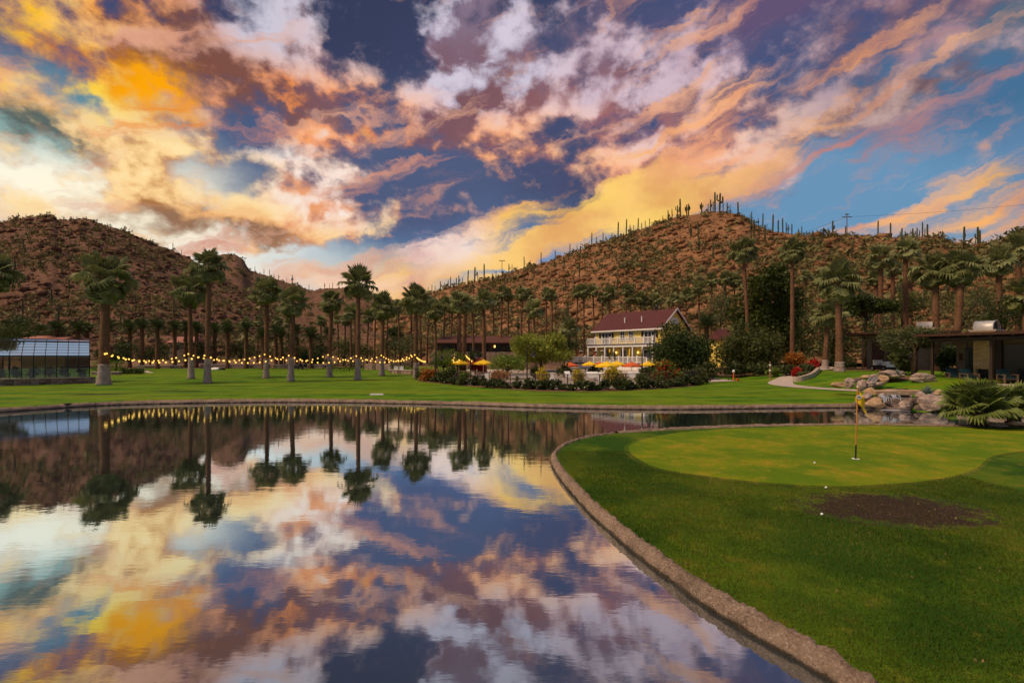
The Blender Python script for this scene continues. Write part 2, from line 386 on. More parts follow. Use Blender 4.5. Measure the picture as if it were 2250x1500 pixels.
def water_mat():
    m, N, p, o = mat_nodes('pond_water')
    g = N.new('ShaderNodeNewGeometry').outputs['Position']
    d = N.new('ShaderNodeBsdfDiffuse'); d.inputs[0].default_value = (0.032, 0.042, 0.050, 1)
    gl = N.new('ShaderNodeBsdfGlossy'); gl.inputs['Roughness'].default_value = 0.022; gl.inputs[0].default_value = (0.86, 0.95, 1.0, 1)
    r1 = N.noise(N.vmath('MULTIPLY', g, (1.0, 2.2, 1)), 1.1, 3, 0.5).outputs['Fac']
    r2 = N.noise(N.vmath('MULTIPLY', g, (1.0, 2.6, 1)), 5.5, 2, 0.5).outputs['Fac']
    calm = N.step(N.noise(g, 0.09, 2, 0.5).outputs['Fac'], 0.35, 0.65, 0.45, 1.0)
    sy = N.new('ShaderNodeSeparateXYZ'); N.put(sy.inputs[0], g); calm = N.math('MULTIPLY', calm, N.step(sy.outputs[1], 6.0, 24.0, 0.45, 1.0))
    h = N.math('MULTIPLY', N.math('ADD', N.math('MULTIPLY', r1, 1.0), N.math('MULTIPLY', r2, 0.22)), calm)
    b = N.new('ShaderNodeBump'); b.inputs['Strength'].default_value = 1.0; b.inputs['Distance'].default_value = 0.0035
    N.put(b.inputs['Height'], h); N.put(gl.inputs['Normal'], b.outputs[0])
    lw = N.new('ShaderNodeLayerWeight'); lw.inputs[0].default_value = 0.5
    f = N.ramp(lw.outputs['Facing'], [(0.0, (0.10,)*3), (0.42, (0.36,)*3), (0.60, (0.66,)*3), (0.72, (0.84,)*3), (1.0, (0.92,)*3)])
    mx = N.new('ShaderNodeMixShader'); N.put(mx.inputs[0], f); N.l.new(d.outputs[0], mx.inputs[1]); N.l.new(gl.outputs[0], mx.inputs[2])
    N.l.new(mx.outputs[0], o.inputs[0]); return m

M = {}
M['water'] = water_mat()
M['lawn'] = grass_mat('far_lawn_grass', (0.050, 0.140, 0.003), (0.090, 0.210, 0.004), (0.190, 0.230, 0.010), 0.55, 0.6,
                      dirt=[(-31.5, 36.6, 2.4, 0.7, 0.1, 0.35), (-27.5, 40.0, 2.8, 0.6, 0.0, 0.3)])
M['rough'] = grass_mat('rough_grass', (0.026, 0.076, 0.003), (0.080, 0.142, 0.005), (0.190, 0.165, 0.014), 0.7, 0.0,
                       dirt=[(7.55, 9.6, 1.75, 1.12, -0.12, 0.28)])
M['green'] = grass_mat('putting_green_grass', (0.110, 0.190, 0.004), (0.195, 0.235, 0.006), (0.350, 0.245, 0.020), 0.9)
M['collar'] = grass_mat('green_collar_grass', (0.060, 0.110, 0.006), (0.130, 0.150, 0.020), (0.25, 0.20, 0.04), 0.8)
M['desert'] = rock_mat('desert_soil', (0.16, 0.085, 0.05), (0.22, 0.12, 0.07), (0.28, 0.17, 0.10), 0.1, 1.0)
M['hill'] = rock_mat('hill_rock', (0.20, 0.095, 0.046), (0.28, 0.135, 0.064), (0.45, 0.235, 0.110), 0.035, 0.55, 1.0, 0.8)
M['hill_far'] = rock_mat('left_hill_rock', (0.135, 0.066, 0.040), (0.175, 0.088, 0.053), (0.25, 0.135, 0.082), 0.03, 0.45, 1.0, 0.9)
M['boulder'] = rock_mat('boulder_stone', (0.27, 0.19, 0.155), (0.36, 0.265, 0.22), (0.50, 0.38, 0.32), 0.8, 3.5, 0.6, 0.06)
M['boulder_tan'] = rock_mat('tan_boulder_stone', (0.36, 0.22, 0.12), (0.45, 0.29, 0.17), (0.56, 0.39, 0.25), 0.8, 3.5, 0.6, 0.06)
M['boulder_dark'] = rock_mat('wet_boulder_stone', (0.12, 0.085, 0.07), (0.18, 0.13, 0.10), (0.26, 0.19, 0.15), 0.8, 3.5, 0.6, 0.06)
M['curb'] = rock_mat('pond_edging_stone', (0.21, 0.140, 0.098), (0.31, 0.215, 0.155), (0.50, 0.375, 0.290), 2.5, 26.0, 1.0, 0.05, True)
M['stone_wall'] = rock_mat('fieldstone', (0.26, 0.17, 0.13), (0.36, 0.25, 0.19), (0.44, 0.32, 0.25), 1.5, 5.0, 0.8, 0.05)
M['concrete'] = plain('pale_concrete', (0.46, 0.37, 0.31), 0.9, 0.12, 2.0, bump=0.3)
M['palm_trunk'] = rock_mat('palm_bark', (0.115, 0.055, 0.030), (0.17, 0.085, 0.045), (0.24, 0.135, 0.08), 1.2, 6.0, 0.9, 0.05)
M['palm_white'] = rock_mat('lime_washed_bark', (0.26, 0.19, 0.16), (0.36, 0.28, 0.25), (0.52, 0.43, 0.40), 1.6, 7.0, 0.9, 0.05)
M['palm_skirt'] = leafy('dead_frond', (0.035, 0.020, 0.010), (0.12, 0.075, 0.035), 0.8, 0.1)
M['palm_leaf'] = leafy('fan_palm_leaf', (0.062, 0.078, 0.024), (0.320, 0.330, 0.125), 0.5, 0.3)
M['palm_leaf_b'] = leafy('fan_palm_leaf_bright', (0.055, 0.090, 0.020), (0.270, 0.320, 0.075), 0.5, 0.3)
M['date_leaf'] = leafy('date_palm_leaf', (0.024, 0.042, 0.014), (0.100, 0.125, 0.040), 0.6, 0.2)
M['scrub'] = leafy('desert_scrub', (0.085, 0.074, 0.028), (0.290, 0.245, 0.095), 0.8, 0.15)
M['saguaro'] = leafy('saguaro_skin', (0.060, 0.062, 0.026), (0.110, 0.108, 0.045), 0.8, 0.0)
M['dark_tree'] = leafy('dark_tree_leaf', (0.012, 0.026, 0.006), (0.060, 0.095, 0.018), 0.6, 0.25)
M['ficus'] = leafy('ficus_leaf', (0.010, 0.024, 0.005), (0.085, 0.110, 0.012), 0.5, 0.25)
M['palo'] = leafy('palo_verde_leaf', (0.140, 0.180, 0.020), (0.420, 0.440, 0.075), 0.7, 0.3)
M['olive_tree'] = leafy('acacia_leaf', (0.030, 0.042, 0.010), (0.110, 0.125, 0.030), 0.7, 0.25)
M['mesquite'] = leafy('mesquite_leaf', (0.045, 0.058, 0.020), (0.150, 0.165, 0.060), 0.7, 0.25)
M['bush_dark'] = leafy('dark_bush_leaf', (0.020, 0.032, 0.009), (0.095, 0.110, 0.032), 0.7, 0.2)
M['bush_green'] = leafy('bright_bush_leaf', (0.060, 0.110, 0.012), (0.230, 0.300, 0.040), 0.7, 0.3)
M['bush_yellow'] = leafy('yellow_bells_bloom', (0.190, 0.170, 0.012), (0.700, 0.520, 0.030), 0.7, 0.3)
M['bush_orange'] = leafy('orange_lantana_bloom', (0.160, 0.050, 0.012), (0.600, 0.230, 0.030), 0.7, 0.3)
M['bush_red'] = leafy('red_bougainvillea_bloom', (0.180, 0.006, 0.006), (0.650, 0.030, 0.020), 0.7, 0.3)
M['petal_white'] = plain('white_petal', (0.75, 0.70, 0.62), 0.7, 0.05)
M['agave'] = leafy('agave_leaf', (0.070, 0.115, 0.110), (0.200, 0.260, 0.250), 0.5, 0.1)
M['bark'] = rock_mat('tree_bark', (0.045, 0.028, 0.018), (0.075, 0.05, 0.03), (0.11, 0.075, 0.05), 2.0, 8.0, 0.8, 0.03)
M['bulb'] = emitter('lit_bulb', (1.0, 0.56, 0.10), 1.9)
M['bulb_dim'] = emitter('lit_lamp', (1.0, 0.55, 0.14), 3.0)
M['black'] = plain('black_iron', (0.018, 0.017, 0.018), 0.5, 0.2)
M['cable'] = plain('black_cable', (0.02, 0.02, 0.02), 0.6, 0.1)
M['white'] = plain('white_paint', (0.84, 0.80, 0.76), 0.5, 0.05, 1.5)
M['yellow_wall'] = plain('yellow_clapboard', (0.90, 0.68, 0.16), 0.7, 0.06, 1.0)
M['roof_red'] = plain('maroon_shingle', (0.092, 0.024, 0.023), 0.8, 0.18, 3.0, bump=0.3)
M['roof_brown'] = plain('brown_tile', (0.100, 0.034, 0.024), 0.85, 0.2, 2.0, bump=0.3)
M['roof_terra'] = plain('terracotta_roof', (0.34, 0.14, 0.10), 0.85, 0.15, 2.0)
M['deck_edge'] = plain('grey_deck_edge', (0.10, 0.10, 0.14), 0.7, 0.1)
M['dark_glass'] = plain('dark_window_glass', (0.020, 0.026, 0.026), 0.12, 0.1, spec=0.2)
M['black_shutter'] = plain('black_shutter', (0.02, 0.015, 0.015), 0.6, 0.1)
M['door_brown'] = plain('brown_door', (0.075, 0.030, 0.018), 0.6, 0.15)
M['tan_wall'] = plain('tan_stucco', (0.14, 0.10, 0.062), 0.9, 0.12, 1.5)
M['cream_wall'] = plain('cream_stucco', (0.20, 0.16, 0.115), 0.9, 0.08, 1.5)
M['brick'] = plain('sandstone_block', (0.56, 0.38, 0.18), 0.9, 0.25, 2.2, bump=0.3)
M['mortar'] = plain('sandy_mortar', (0.33, 0.23, 0.12), 0.95, 0.1)
M['dark_steel'] = plain('rusted_dark_steel', (0.032, 0.018, 0.012), 0.6, 0.25)
M['rust'] = plain('rusty_roof_edge', (0.055, 0.022, 0.012), 0.8, 0.3)
M['galv'] = plain('galvanised_hood', (0.46, 0.42, 0.40), 0.45, 0.1, 2.0, metal=0.3)
M['teal'] = plain('teal_cushion', (0.006, 0.032, 0.044), 0.8, 0.1)
M['wood'] = plain('weathered_wood', (0.16, 0.10, 0.065), 0.8, 0.2)
M['canvas_yellow'] = plain('yellow_canvas', (0.85, 0.52, 0.015), 0.8, 0.06)
M['canvas_orange'] = plain('orange_canvas', (0.62, 0.11, 0.025), 0.8, 0.08)
M['flag'] = plain('flag_yellow', (0.92, 0.56, 0.015), 0.7, 0.06)
M['pole_orange'] = plain('flagstick_orange', (0.50, 0.20, 0.05), 0.5, 0.1)
M['ball'] = plain('golf_ball_white', (0.86, 0.84, 0.80), 0.3, 0.02)
M['gh_frame'] = plain('dark_green_frame', (0.012, 0.020, 0.016), 0.5, 0.1)
M['gh_roof'] = glass_mat('greenhouse_roof_glass', (0.30, 0.36, 0.36), (0.50, 0.95), 0.05)
M['gh_wall'] = glass_mat('greenhouse_wall_glass', (0.26, 0.32, 0.22), (0.06, 0.5), 0.04)
M['foam'] = plain('white_water', (0.34, 0.36, 0.40), 0.25, 0.1, 8.0)
M['cart_white'] = plain('cart_body', (0.55, 0.52, 0.48), 0.4, 0.05)

# ------------------------------------------------------------------ land and water
SHORE = [(-90, 6), (-60, 12), (-45, 19), (-32, 25.0), (-29.5, 27.8), (-26.5, 31.7), (-19.2, 33.6), (-12.2, 33.6), (-3.8, 32.0), (2.1, 30.2), (8.9, 29.2), (16.3, 29.9), (21.6, 30.3), (23.6, 29.9), (25.0, 28.2), (25.8, 26.2), (27.5, 25.2), (34, 24.5), (60, 24), (90, 24)]
def _smooth(pts, n=10):
    P = [np.array(p, float) for p in pts]; P = [2*P[0]-P[1]]+P+[2*P[-1]-P[-2]]; out = []
    for i in range(1, len(P)-2):
        p0, p1, p2, p3 = P[i-1:i+3]
        for t in np.linspace(0, 1, n, endpoint=False): out.append(0.5*((2*p1)+(-p0+p2)*t+(2*p0-5*p1+4*p2-p3)*t*t+(-p0+3*p1-3*p2+p3)*t**3))
    return np.array(out+[P[-2]])
SHC = _smooth(SHORE)
def shoreY(X): return np.interp(X, SHC[:, 0], SHC[:, 1])
def gz(X, Y):
    """height of the far bank"""
    X = np.asarray(X, float); Y = np.asarray(Y, float)
    z = np.interp(Y, [20, 30, 36, 50, 65, 92, 120, 170, 400], [0.25, 0.27, 0.33, 0.42, 0.65, 1.3, 2.3, 4.0, 5.0])
    z = z+0.95*sstep(25.5, 33, X)*sstep(30.5, 37, Y)*(1-sstep(60, 95, Y))
    z = z+0.25*sstep(17, 24, X)*sstep(31, 36, Y)*(1-sstep(60, 95, Y))
    return z
def G(px, Y): X = PX(px, Y); return (float(X), float(Y), float(gz(X, Y)))

def strip(name, Xs, Ys_of, mat, zf):
    V = []; n = None
    for X in Xs:
        ys = Ys_of(X); n = len(ys)
        V += [(X, y, float(zf(X, y))) for y in ys]
    Fc = [(i*n+j, (i+1)*n+j, (i+1)*n+j+1, i*n+j+1) for i in range(len(Xs)-1) for j in range(n-1)]
    return struct(link(name, np_mesh(name, V, Fc, mat, True)))

struct(MB().quad((-3000, -3000, -1.2), (3000, -3000, -1.2), (3000, 3000, -1.2), (-3000, 3000, -1.2)).build('ground', M['desert']))
struct(MB().quad((-140, -60, 0), (140, -60, 0), (140, 40, 0), (-140, 40, 0)).build('pond_water', M['water']))
def far_rows(y0, y1, n, p=1.6): return y0+(y1-y0)*np.linspace(0, 1, n)**p
Xs_l = np.concatenate([np.arange(-90, -40, 2.5), np.arange(-40, 40, 0.5), np.arange(40, 90.1, 2.5)])
def lawn_back(X): return float(np.interp(X, [-90, -48, -30, -14, -9, 24, 30, 46, 90], [84, 84, 90, 92, 86, 64, 54, 52, 52]))
strip('lawn', Xs_l, lambda X: np.concatenate([[shoreY(X)-0.02], far_rows(shoreY(X)+0.12, lawn_back(X), 40)]), M['lawn'], lambda x, y: gz(x, y)-0.05*(1-sstep(0.0, 0.5, y-shoreY(x))) if y > shoreY(x) else -0.3)
strip('desert_floor', np.arange(-420, 421, 5), lambda X: np.linspace(max(40.0, min(lawn_back(X)-3, 60)) if abs(X) < 90 else 20, 420, 60), M['desert'], lambda x, y: gz(x, y)-0.06)

# near bank: the rough and the putting green
def closed_poly(pts, n=8):
    """Catmull-Rom through the points of a closed outline"""
    out = []; L = len(pts)
    for i in range(L):
        p0, p1, p2, p3 = (np.array(pts[(i+k-1) % L], float) for k in range(4))
        for t in np.linspace(0, 1, n, endpoint=False):
            out.append(0.5*((2*p1)+(-p0+p2)*t+(2*p0-5*p1+4*p2-p3)*t*t+(-p0+3*p1-3*p2+p3)*t**3))
    return out
def open_curve(pts, n=8):
    ext = [2*np.array(pts[0], float)-np.array(pts[1], float)]+[np.array(p, float) for p in pts]+[2*np.array(pts[-1], float)-np.array(pts[-2], float)]
    out = []
    for i in range(1, len(ext)-2):
        p0, p1, p2, p3 = ext[i-1:i+3]
        for t in np.linspace(0, 1, n, endpoint=False):
            out.append(0.5*((2*p1)+(-p0+p2)*t+(2*p0-5*p1+4*p2-p3)*t*t+(-p0+3*p1-3*p2+p3)*t**3))
    out.append(ext[-2]); return out
def W(px, py, z=0.0): Y = F*(CH-z)/(py-HY); return (PX(px, Y), Y)
NEAR = [(4.6, -14), (4.2, -4), (3.85, 0.5), (3.62, 2.2), (3.46, 3.4), (3.34, 4.0)]+[W(a, b) for a, b in ((1864, 1512), (1750, 1440), (1618, 1366), (1488, 1278), (1380, 1195), (1295, 1118), (1236, 1050), (1217, 1016))]+\
       [(1.45, 15.6), (1.95, 16.9), (3.0, 18.3), (5.0, 19.6), (8.4, 20.7), (12, 21.3), (15.6, 21.6), (18.9, 21.2), (21.5, 21.0), (26, 20.8), (40, 20.5), (70, 20.5)]
near_curve = open_curve(NEAR, 14)
nc = np.array([p[:2] for p in near_curve])
def pz(X, Y): return 0.160+0.02*np.sin(X*0.45+1)*np.cos(Y*0.35)
def fill_poly(name, outline, mat, zf, step):
    """outline filled with a fine grid so that it can follow the ground"""
    bm = bmesh.new(); vs = [bm.verts.new((p[0], p[1], 0)) for p in outline]
    f = bm.faces.new(vs); bmesh.ops.triangulate(bm, faces=[f])
    x0, x1 = min(p[0] for p in outline), max(p[0] for p in outline); y0, y1 = min(p[1] for p in outline), max(p[1] for p in outline)
    for a, lo, hi, nrm in ((0, x0, x1, (1, 0, 0)), (1, y0, y1, (0, 1, 0))):
        q = lo+step
        while q < hi:
            co = (q, 0, 0) if a == 0 else (0, q, 0)
            bmesh.ops.bisect_plane(bm, geom=bm.verts[:]+bm.edges[:]+bm.faces[:], plane_co=co, plane_no=nrm); q += step
    for v in bm.verts: v.co.z = float(zf(v.co.x, v.co.y))
    bmesh.ops.recalc_face_normals(bm, faces=bm.faces)
    if sum(fc.normal.z for fc in bm.faces) < 0: bmesh.ops.reverse_faces(bm, faces=bm.faces)
    me = bpy.data.meshes.new(name); bm.to_mesh(me); bm.free(); me.materials.append(mat)
    me.polygons.foreach_set('use_smooth', np.ones(len(me.polygons), bool))
    return struct(link(name, me))
fill_poly('rough_grass', [tuple(p) for p in nc]+[(70, -14)], M['rough'], pz, 1.5)
GREEN = closed_poly([W(a, b, 0.17) for a, b in ((1382, 990), (1405, 968), (1490, 950), (1620, 941), (1800, 936), (2000, 937), (2200, 940), (2420, 948), (2500, 968), (2330, 984), (2190, 1000), (2140, 1032), (2040, 1056), (1860, 1069), (1700, 1062), (1560, 1047), (1440, 1026))], 8)
cgx = np.mean([p[0] for p in GREEN]); cgy = np.mean([p[1] for p in GREEN])
fill_poly('green_collar', [(cgx+(p[0]-cgx)*1.02, cgy+(p[1]-cgy)*1.03) for p in GREEN], M['collar'], lambda x, y: pz(x, y)+0.006, 1.5)
fill_poly('putting_green', [tuple(p) for p in GREEN], M['green'], lambda x, y: pz(x, y)+0.012, 1.5)

def edging(name, curve, label, w, h, seg, side=1):
    """rounded, lumpy sprayed-stone edging swept along a bank"""
    pts = [np.array(p[:2], float) for p in curve]
    L = [0]
    for a, b in zip(pts[:-1], pts[1:]): L.append(L[-1]+np.linalg.norm(b-a))
    P = np.array(pts); s = np.arange(0, L[-1], seg); X = np.interp(s, L, P[:, 0]); Y = np.interp(s, L, P[:, 1])
    tx = np.gradient(X); ty = np.gradient(Y); tl = np.hypot(tx, ty); nx, ny = -ty/tl*side, tx/tl*side     # nx,ny points to the water
    K = 18; V = np.zeros((len(s), K, 3))
    for k in range(K):
        a = -0.35+(PI+0.7)*k/(K-1)
        bump = 0.56+0.30*fbm(s*2.2+50, np.full_like(s, k*0.35), 3, 3)+0.68*fbm(s*9.0, np.full_like(s, k*1.1), 5, 5, 0.66)
        r = w*0.5*bump
        off = np.cos(a)*r-w*0.1
        V[:, k, 0] = X+nx*off; V[:, k, 1] = Y+ny*off; V[:, k, 2] = np.maximum(-0.25, np.sin(a)*h*bump*1.0+0.02)
    n = len(s); i, j = np.meshgrid(np.arange(n-1), np.arange(K-1), indexing='ij'); b = (i*K+j).ravel()
    Fc = np.stack([b, b+1, b+K+1, b+K], 1)
    if side < 0: Fc = Fc[:, ::-1]
    o = link(name, np_mesh(name, V.reshape(-1, 3), Fc[:, ::-1], M['curb'], True)); return tag(o, label, 'edging')
i0 = next(i for i, p in enumerate(nc) if p[1] > 2.5)
i1 = next(i for i, p in enumerate(nc) if p[0] > 4.0 and p[1] > 17)
i2 = next(i for i, p in enumerate(nc) if p[0] > 22)
edging('pond_edging', nc[i0:i1], 'rough rounded stone edging curving along the near grass bank of the pond', 0.215, 0.195, 0.013, 1)
edging('pond_edging', nc[i1:i2], 'low stone edging behind the putting green along the narrow channel', 0.34, 0.20, 0.06, 1)
fs = SHC[(SHC[:, 0] >= -62) & (SHC[:, 0] <= 23.7)]
edging('pond_edging', fs, 'long straight stone edging between the far lawn and the pond', 0.42, 0.20, 0.06, -1)
fs2 = SHC[(SHC[:, 0] >= 25.3) & (SHC[:, 0] <= 60)]
edging('pond_edging', fs2, 'stone edging on the far bank behind the low spreading fan palm', 0.5, 0.26, 0.06, -1)

# ------------------------------------------------------------------ hills
def make_hill(name, cols, sil, ridge, foot, mat, rows, amp, seed, footz):
    px = np.array(cols, float); s = np.interp(px, *zip(*sil)); Yr = np.interp(px, *zip(*ridge)); Yf = np.interp(px, *zip(*foot))
    t = np.concatenate([np.linspace(0, 1, rows), 1+np.linspace(0.06, 0.8, 8)])
    PXc, T = np.meshgrid(px, t, indexing='ij')
    S = s[:, None]; R = Yr[:, None]; Fo = Yf[:, None]
    Y = Fo+(R-Fo)*T
    Tc = np.clip(T, 0, 1)
    pyf = HY-(footz-CH)*F/Fo
    prof = 0.80*Tc+0.20*np.sin(Tc*PI/2)
    py = pyf+(S-pyf)*prof
    Z = CH-(py-HY)/F*Y
    over = np.clip(T-1, 0, None); Zr = CH-(S-HY)/F*R
    Z = np.where(T > 1, Zr-over*(R-Fo)*0.45-0.5*over**2*60, Z)
    X = (PXc-CX)/F*Y
    n = fbm(X*0.035, Y*0.035, 6, seed, 0.55)-0.5
    n2 = np.abs(fbm(X*0.16+9, Y*0.16, 4, seed+9)-0.5)
    fade = np.clip(T*6, 0, 1)*np.where(T > 1, 1, 1-0.80*sstep(0.75, 1.0, T))
    gul = np.abs(fbm(X*0.022+3, Y*0.012, 3, seed+30)-0.5)*2          # gullies running down the slope
    Z = Z+amp*(n*2.0-n2*0.9+1.3*(np.sqrt(gul)-0.5))*fade
    Z = Z+(fbm(X*0.25, Y*0.25, 3, seed+3)-0.5)*1.2*np.clip(T*6, 0, 1)
    m = len(t); i, j = np.meshgrid(np.arange(len(px)-1), np.arange(m-1), indexing='ij'); b = (i*m+j).ravel()
    Fc = np.stack([b, b+m, b+m+1, b+1], 1)
    V = np.stack([X, Y, Z], -1)
    o = struct(link(name, np_mesh(name, V.reshape(-1, 3), Fc, mat, True)))
    o['label'] = ''; del o['label']
    return dict(px=px, t=t, V=V, rows=rows)
R_SIL = [(820, 690), (860, 672), (940, 645), (1000, 630), (1064, 614), (1130, 594), (1200, 574), (1260, 556), (1320, 533), (1400, 506), (1470, 481), (1530, 468), (1575, 463), (1625, 470), (1655, 490), (1700, 509), (1760, 518), (1850, 517), (1950, 522), (2020, 523), (2070, 524), (2100, 537), (2130, 543), (2180, 540), (2220, 517), (2250, 507), (2330, 482), (2500, 470), (2900, 520)]
RH = make_hill('right_hill', np.arange(820, 2901, 5), R_SIL, [(820, 290), (1000, 250), (1300, 225), (1575, 205), (1750, 180), (2000, 165), (2250, 150), (2900, 140)],
               [(820, 125), (1100, 108), (1400, 108), (1700, 98), (2000, 80), (2900, 75)], M['hill'], 110, 3.2, 11, 2.0)
L_SIL = [(-900, 560), (-500, 520), (-200, 500), (0, 489), (60, 476), (112, 469), (121, 473), (124, 480), (150, 482), (185, 479), (205, 484), (228, 494), (270, 507), (300, 519), (340, 536), (380, 553), (415, 566), (445, 588), (480, 608), (540, 640), (600, 670), (680, 700)]
LH = make_hill('left_hill', np.arange(-900, 681, 5), L_SIL, [(-900, 230), (0, 250), (400, 270), (680, 250)], [(-900, 105), (680, 125)], M['hill_far'], 110, 3.5, 5, 2.0)
B_SIL = [(330, 640), (400, 610), (455, 578), (478, 560), (490, 557), (518, 559), (533, 568), (548, 592), (600, 609), (650, 627), (690, 638), (720, 633), (760, 629), (800, 638), (850, 652), (900, 668), (1000, 690)]
BH = make_hill('back_hill', np.arange(330, 1001, 4), B_SIL, [(330, 360), (1000, 360)], [(330, 150), (700, 135), (1000, 150)], M['hill_far'], 90, 4.0, 21, 2.5)

def on_hill(H, px, t):
    i = int(np.clip(np.searchsorted(H['px'], px), 1, len(H['px'])-1)); a = (px-H['px'][i-1])/(H['px'][i]-H['px'][i-1])
    j = int(np.clip(np.searchsorted(H['t'], t), 1, len(H['t'])-1)); b = (t-H['t'][j-1])/(H['t'][j]-H['t'][j-1])
    V = H['V']; return (V[i-1, j-1]*(1-a)+V[i, j-1]*a)*(1-b)+(V[i-1, j]*(1-a)+V[i, j]*a)*b

def scatter_scrub(name, label, H, lo, hi, n, smin, smax, seed):
    r = np.random.default_rng(seed); Vs = []; Ts = []; k = 24
    for _ in range(n):
        px = r.uniform(lo, hi); t = r.uniform(0, 1)**0.8*1.01; p = on_hill(H, px, min(t, 1.02))
        if vnoise(p[0]*0.06, p[1]*0.06, seed) < r.uniform(0.0, 0.75): continue
        s = r.uniform(smin, smax)*(0.45+1.1*r.random()**2.5)
        d = r.normal(size=(k, 3)); d /= np.linalg.norm(d, axis=1)[:, None]; c = d*r.uniform(0.35, 1.0, (k, 1))*np.array([1.0, 1.0, 0.62])*s
        c[:, 2] += 0.42*s
        e = r.normal(size=(k, 3, 3))*s*0.26
        tri = p+c[:, None, :]+e
        Vs.append(tri.reshape(-1, 3)); Ts.append(np.repeat(np.clip(r.random()*0.6+r.random(k)*0.35+d[:, 2]*0.1, 0, 1), 3))
    V = np.concatenate(Vs); T = np.concatenate(Ts)
    stuff(link(name, np_mesh(name, V, np.arange(len(V)).reshape(-1, 3), M['scrub'], False, T)), label, 'scrub')
scatter_scrub('hillside_scrub', 'olive desert scrub dotted over the right hill', RH, 830, 2400, 17000, 0.7, 1.8, 1)
scatter_scrub('hillside_scrub', 'dull desert scrub dotted over the left hill', LH, -200, 620, 6500, 0.6, 1.7, 2)
scatter_scrub('hillside_scrub', 'faint desert scrub on the distant middle hill', BH, 400, 960, 2200, 0.8, 2.0, 3)
def scatter_rock(name, label, H, lo, hi, n, smin, smax, mat, seed):
    r = np.random.default_rng(seed); Vs = []
    cube = np.array([(-1,-1,-1),(1,-1,-1),(1,1,-1),(-1,1,-1),(-1,-1,1),(1,-1,1),(1,1,1),(-1,1,1)], float)
    fc = np.array([(0,3,2,1),(4,5,6,7),(0,1,5,4),(1,2,6,5),(2,3,7,6),(3,0,4,7)])
    for _ in range(n):
        p = on_hill(H, r.uniform(lo, hi), r.uniform(0.05, 1.0)); s = r.uniform(smin, smax)*(0.5+r.random()**3*1.6)
        v = cube*(1+r.normal(size=(8, 3))*0.28)*np.array([1.0, 0.8, 0.5])*s*0.5; a = r.uniform(-0.6, 0.6)
        v = v@np.array([(math.cos(a), math.sin(a), 0), (-math.sin(a), math.cos(a), 0), (0, 0, 1)]); Vs.append(p+v+np.array([0, 0, 0.1*s]))
    V = np.concatenate(Vs); Fc = (np.arange(len(Vs))[:, None, None]*8+fc[None]).reshape(-1, 4)
    stuff(link(name, np_mesh(name, V, Fc, mat)), label, 'rocks')
scatter_rock('hillside_rubble', 'red boulders and ledges strewn over the right hill', RH, 830, 2400, 6000, 0.4, 1.7, M['hill'], 4)
scatter_rock('hillside_rubble', 'brown boulders and ledges strewn over the left hill', LH, -200, 620, 4200, 0.4, 1.5, M['hill_far'], 5)

scatter_rock('hillside_outcrop', 'larger rock outcrops breaking through the right hill', RH, 830, 2400, 330, 1.0, 2.4, M['hill'], 14)
scatter_rock('hillside_outcrop', 'larger rock outcrops breaking through the left hill', LH, -200, 620, 260, 1.0, 2.6, M['hill_far'], 15)

# ------------------------------------------------------------------ vegetation makers
def rotm(a, b, c=0.0): return Matrix.Rotation(a, 4, 'Z') @ Matrix.Rotation(-b, 4, 'Y') @ Matrix.Rotation(c, 4, 'X')
def fan_leaf(nseg, pet, L, droop, seed, fine=True, hang=0.75):
    """one fan-palm frond along +X: stalk, then a pleated fan with split, drooping tips"""
    r = random.Random(seed); V = []; Fc = []; T = []
    def tri(a, b, c, t): k = len(V); V.extend((a, b, c)); Fc.append((k, k+1, k+2)); T.extend(t if hasattr(t, '__len__') else (t,)*3)
    w = 0.035
    tri((0, -w, 0), (pet, 0, -0.02), (0, w, 0), 0.35); tri((0, 0, -w*1.2), (pet, 0, -0.02), (0, w, 0), 0.25)
    for k in range(nseg):
        a = (k/(nseg-1)-0.5)*math.radians(245)+r.uniform(-0.04, 0.04); l = L*(0.72+0.28*math.cos(a*0.8))*r.uniform(0.88, 1.08)
        da = math.radians(245)/nseg*0.62; ca, sa = math.cos(a), math.sin(a)
        lift = 0.10*L*math.cos(a); base = (pet-0.02, 0, -0.02)
        m1 = (pet+0.62*l*math.cos(a-da), 0.62*l*math.sin(a-da), lift-0.03*L)
        m2 = (pet+0.62*l*math.cos(a+da), 0.62*l*math.sin(a+da), lift-0.03*L)
        mm = (pet+0.66*l*ca, 0.66*l*sa, lift+0.03*L)
        dr = droop*l*r.uniform(0.7, 1.3); tip = (pet+(0.97-0.25*droop)*l*ca, (0.97-0.25*droop)*l*sa, lift-dr)
        t = r.uniform(0.25, 0.8)
        if fine:
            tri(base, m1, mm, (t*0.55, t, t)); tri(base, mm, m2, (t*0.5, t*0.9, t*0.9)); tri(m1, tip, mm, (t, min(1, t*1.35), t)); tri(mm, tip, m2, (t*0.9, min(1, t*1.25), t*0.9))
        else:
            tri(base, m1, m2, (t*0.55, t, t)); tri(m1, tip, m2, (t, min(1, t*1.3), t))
    V = np.array(V); q = V[:, 0] > pet-0.03; c, s_ = math.cos(hang), math.sin(hang)     # the blade hangs from the end of its stalk
    dx, dz = V[q, 0]-pet, V[q, 2].copy(); V[q, 0] = pet+dx*c+dz*s_; V[q, 2] = dz*c-dx*s_
    return V, np.array(Fc), np.array(T)
FROND = []
for k, (dr, Lf) in enumerate(((0.12, 1.0), (0.30, 1.05), (0.50, 1.0))):
    V, Fc, T = fan_leaf(20, 1.0, Lf, dr, k+1, True, (0.12, 0.55, 0.95)[k]); FROND.append(np_mesh('frond', V, Fc, M['palm_leaf'], False, T))
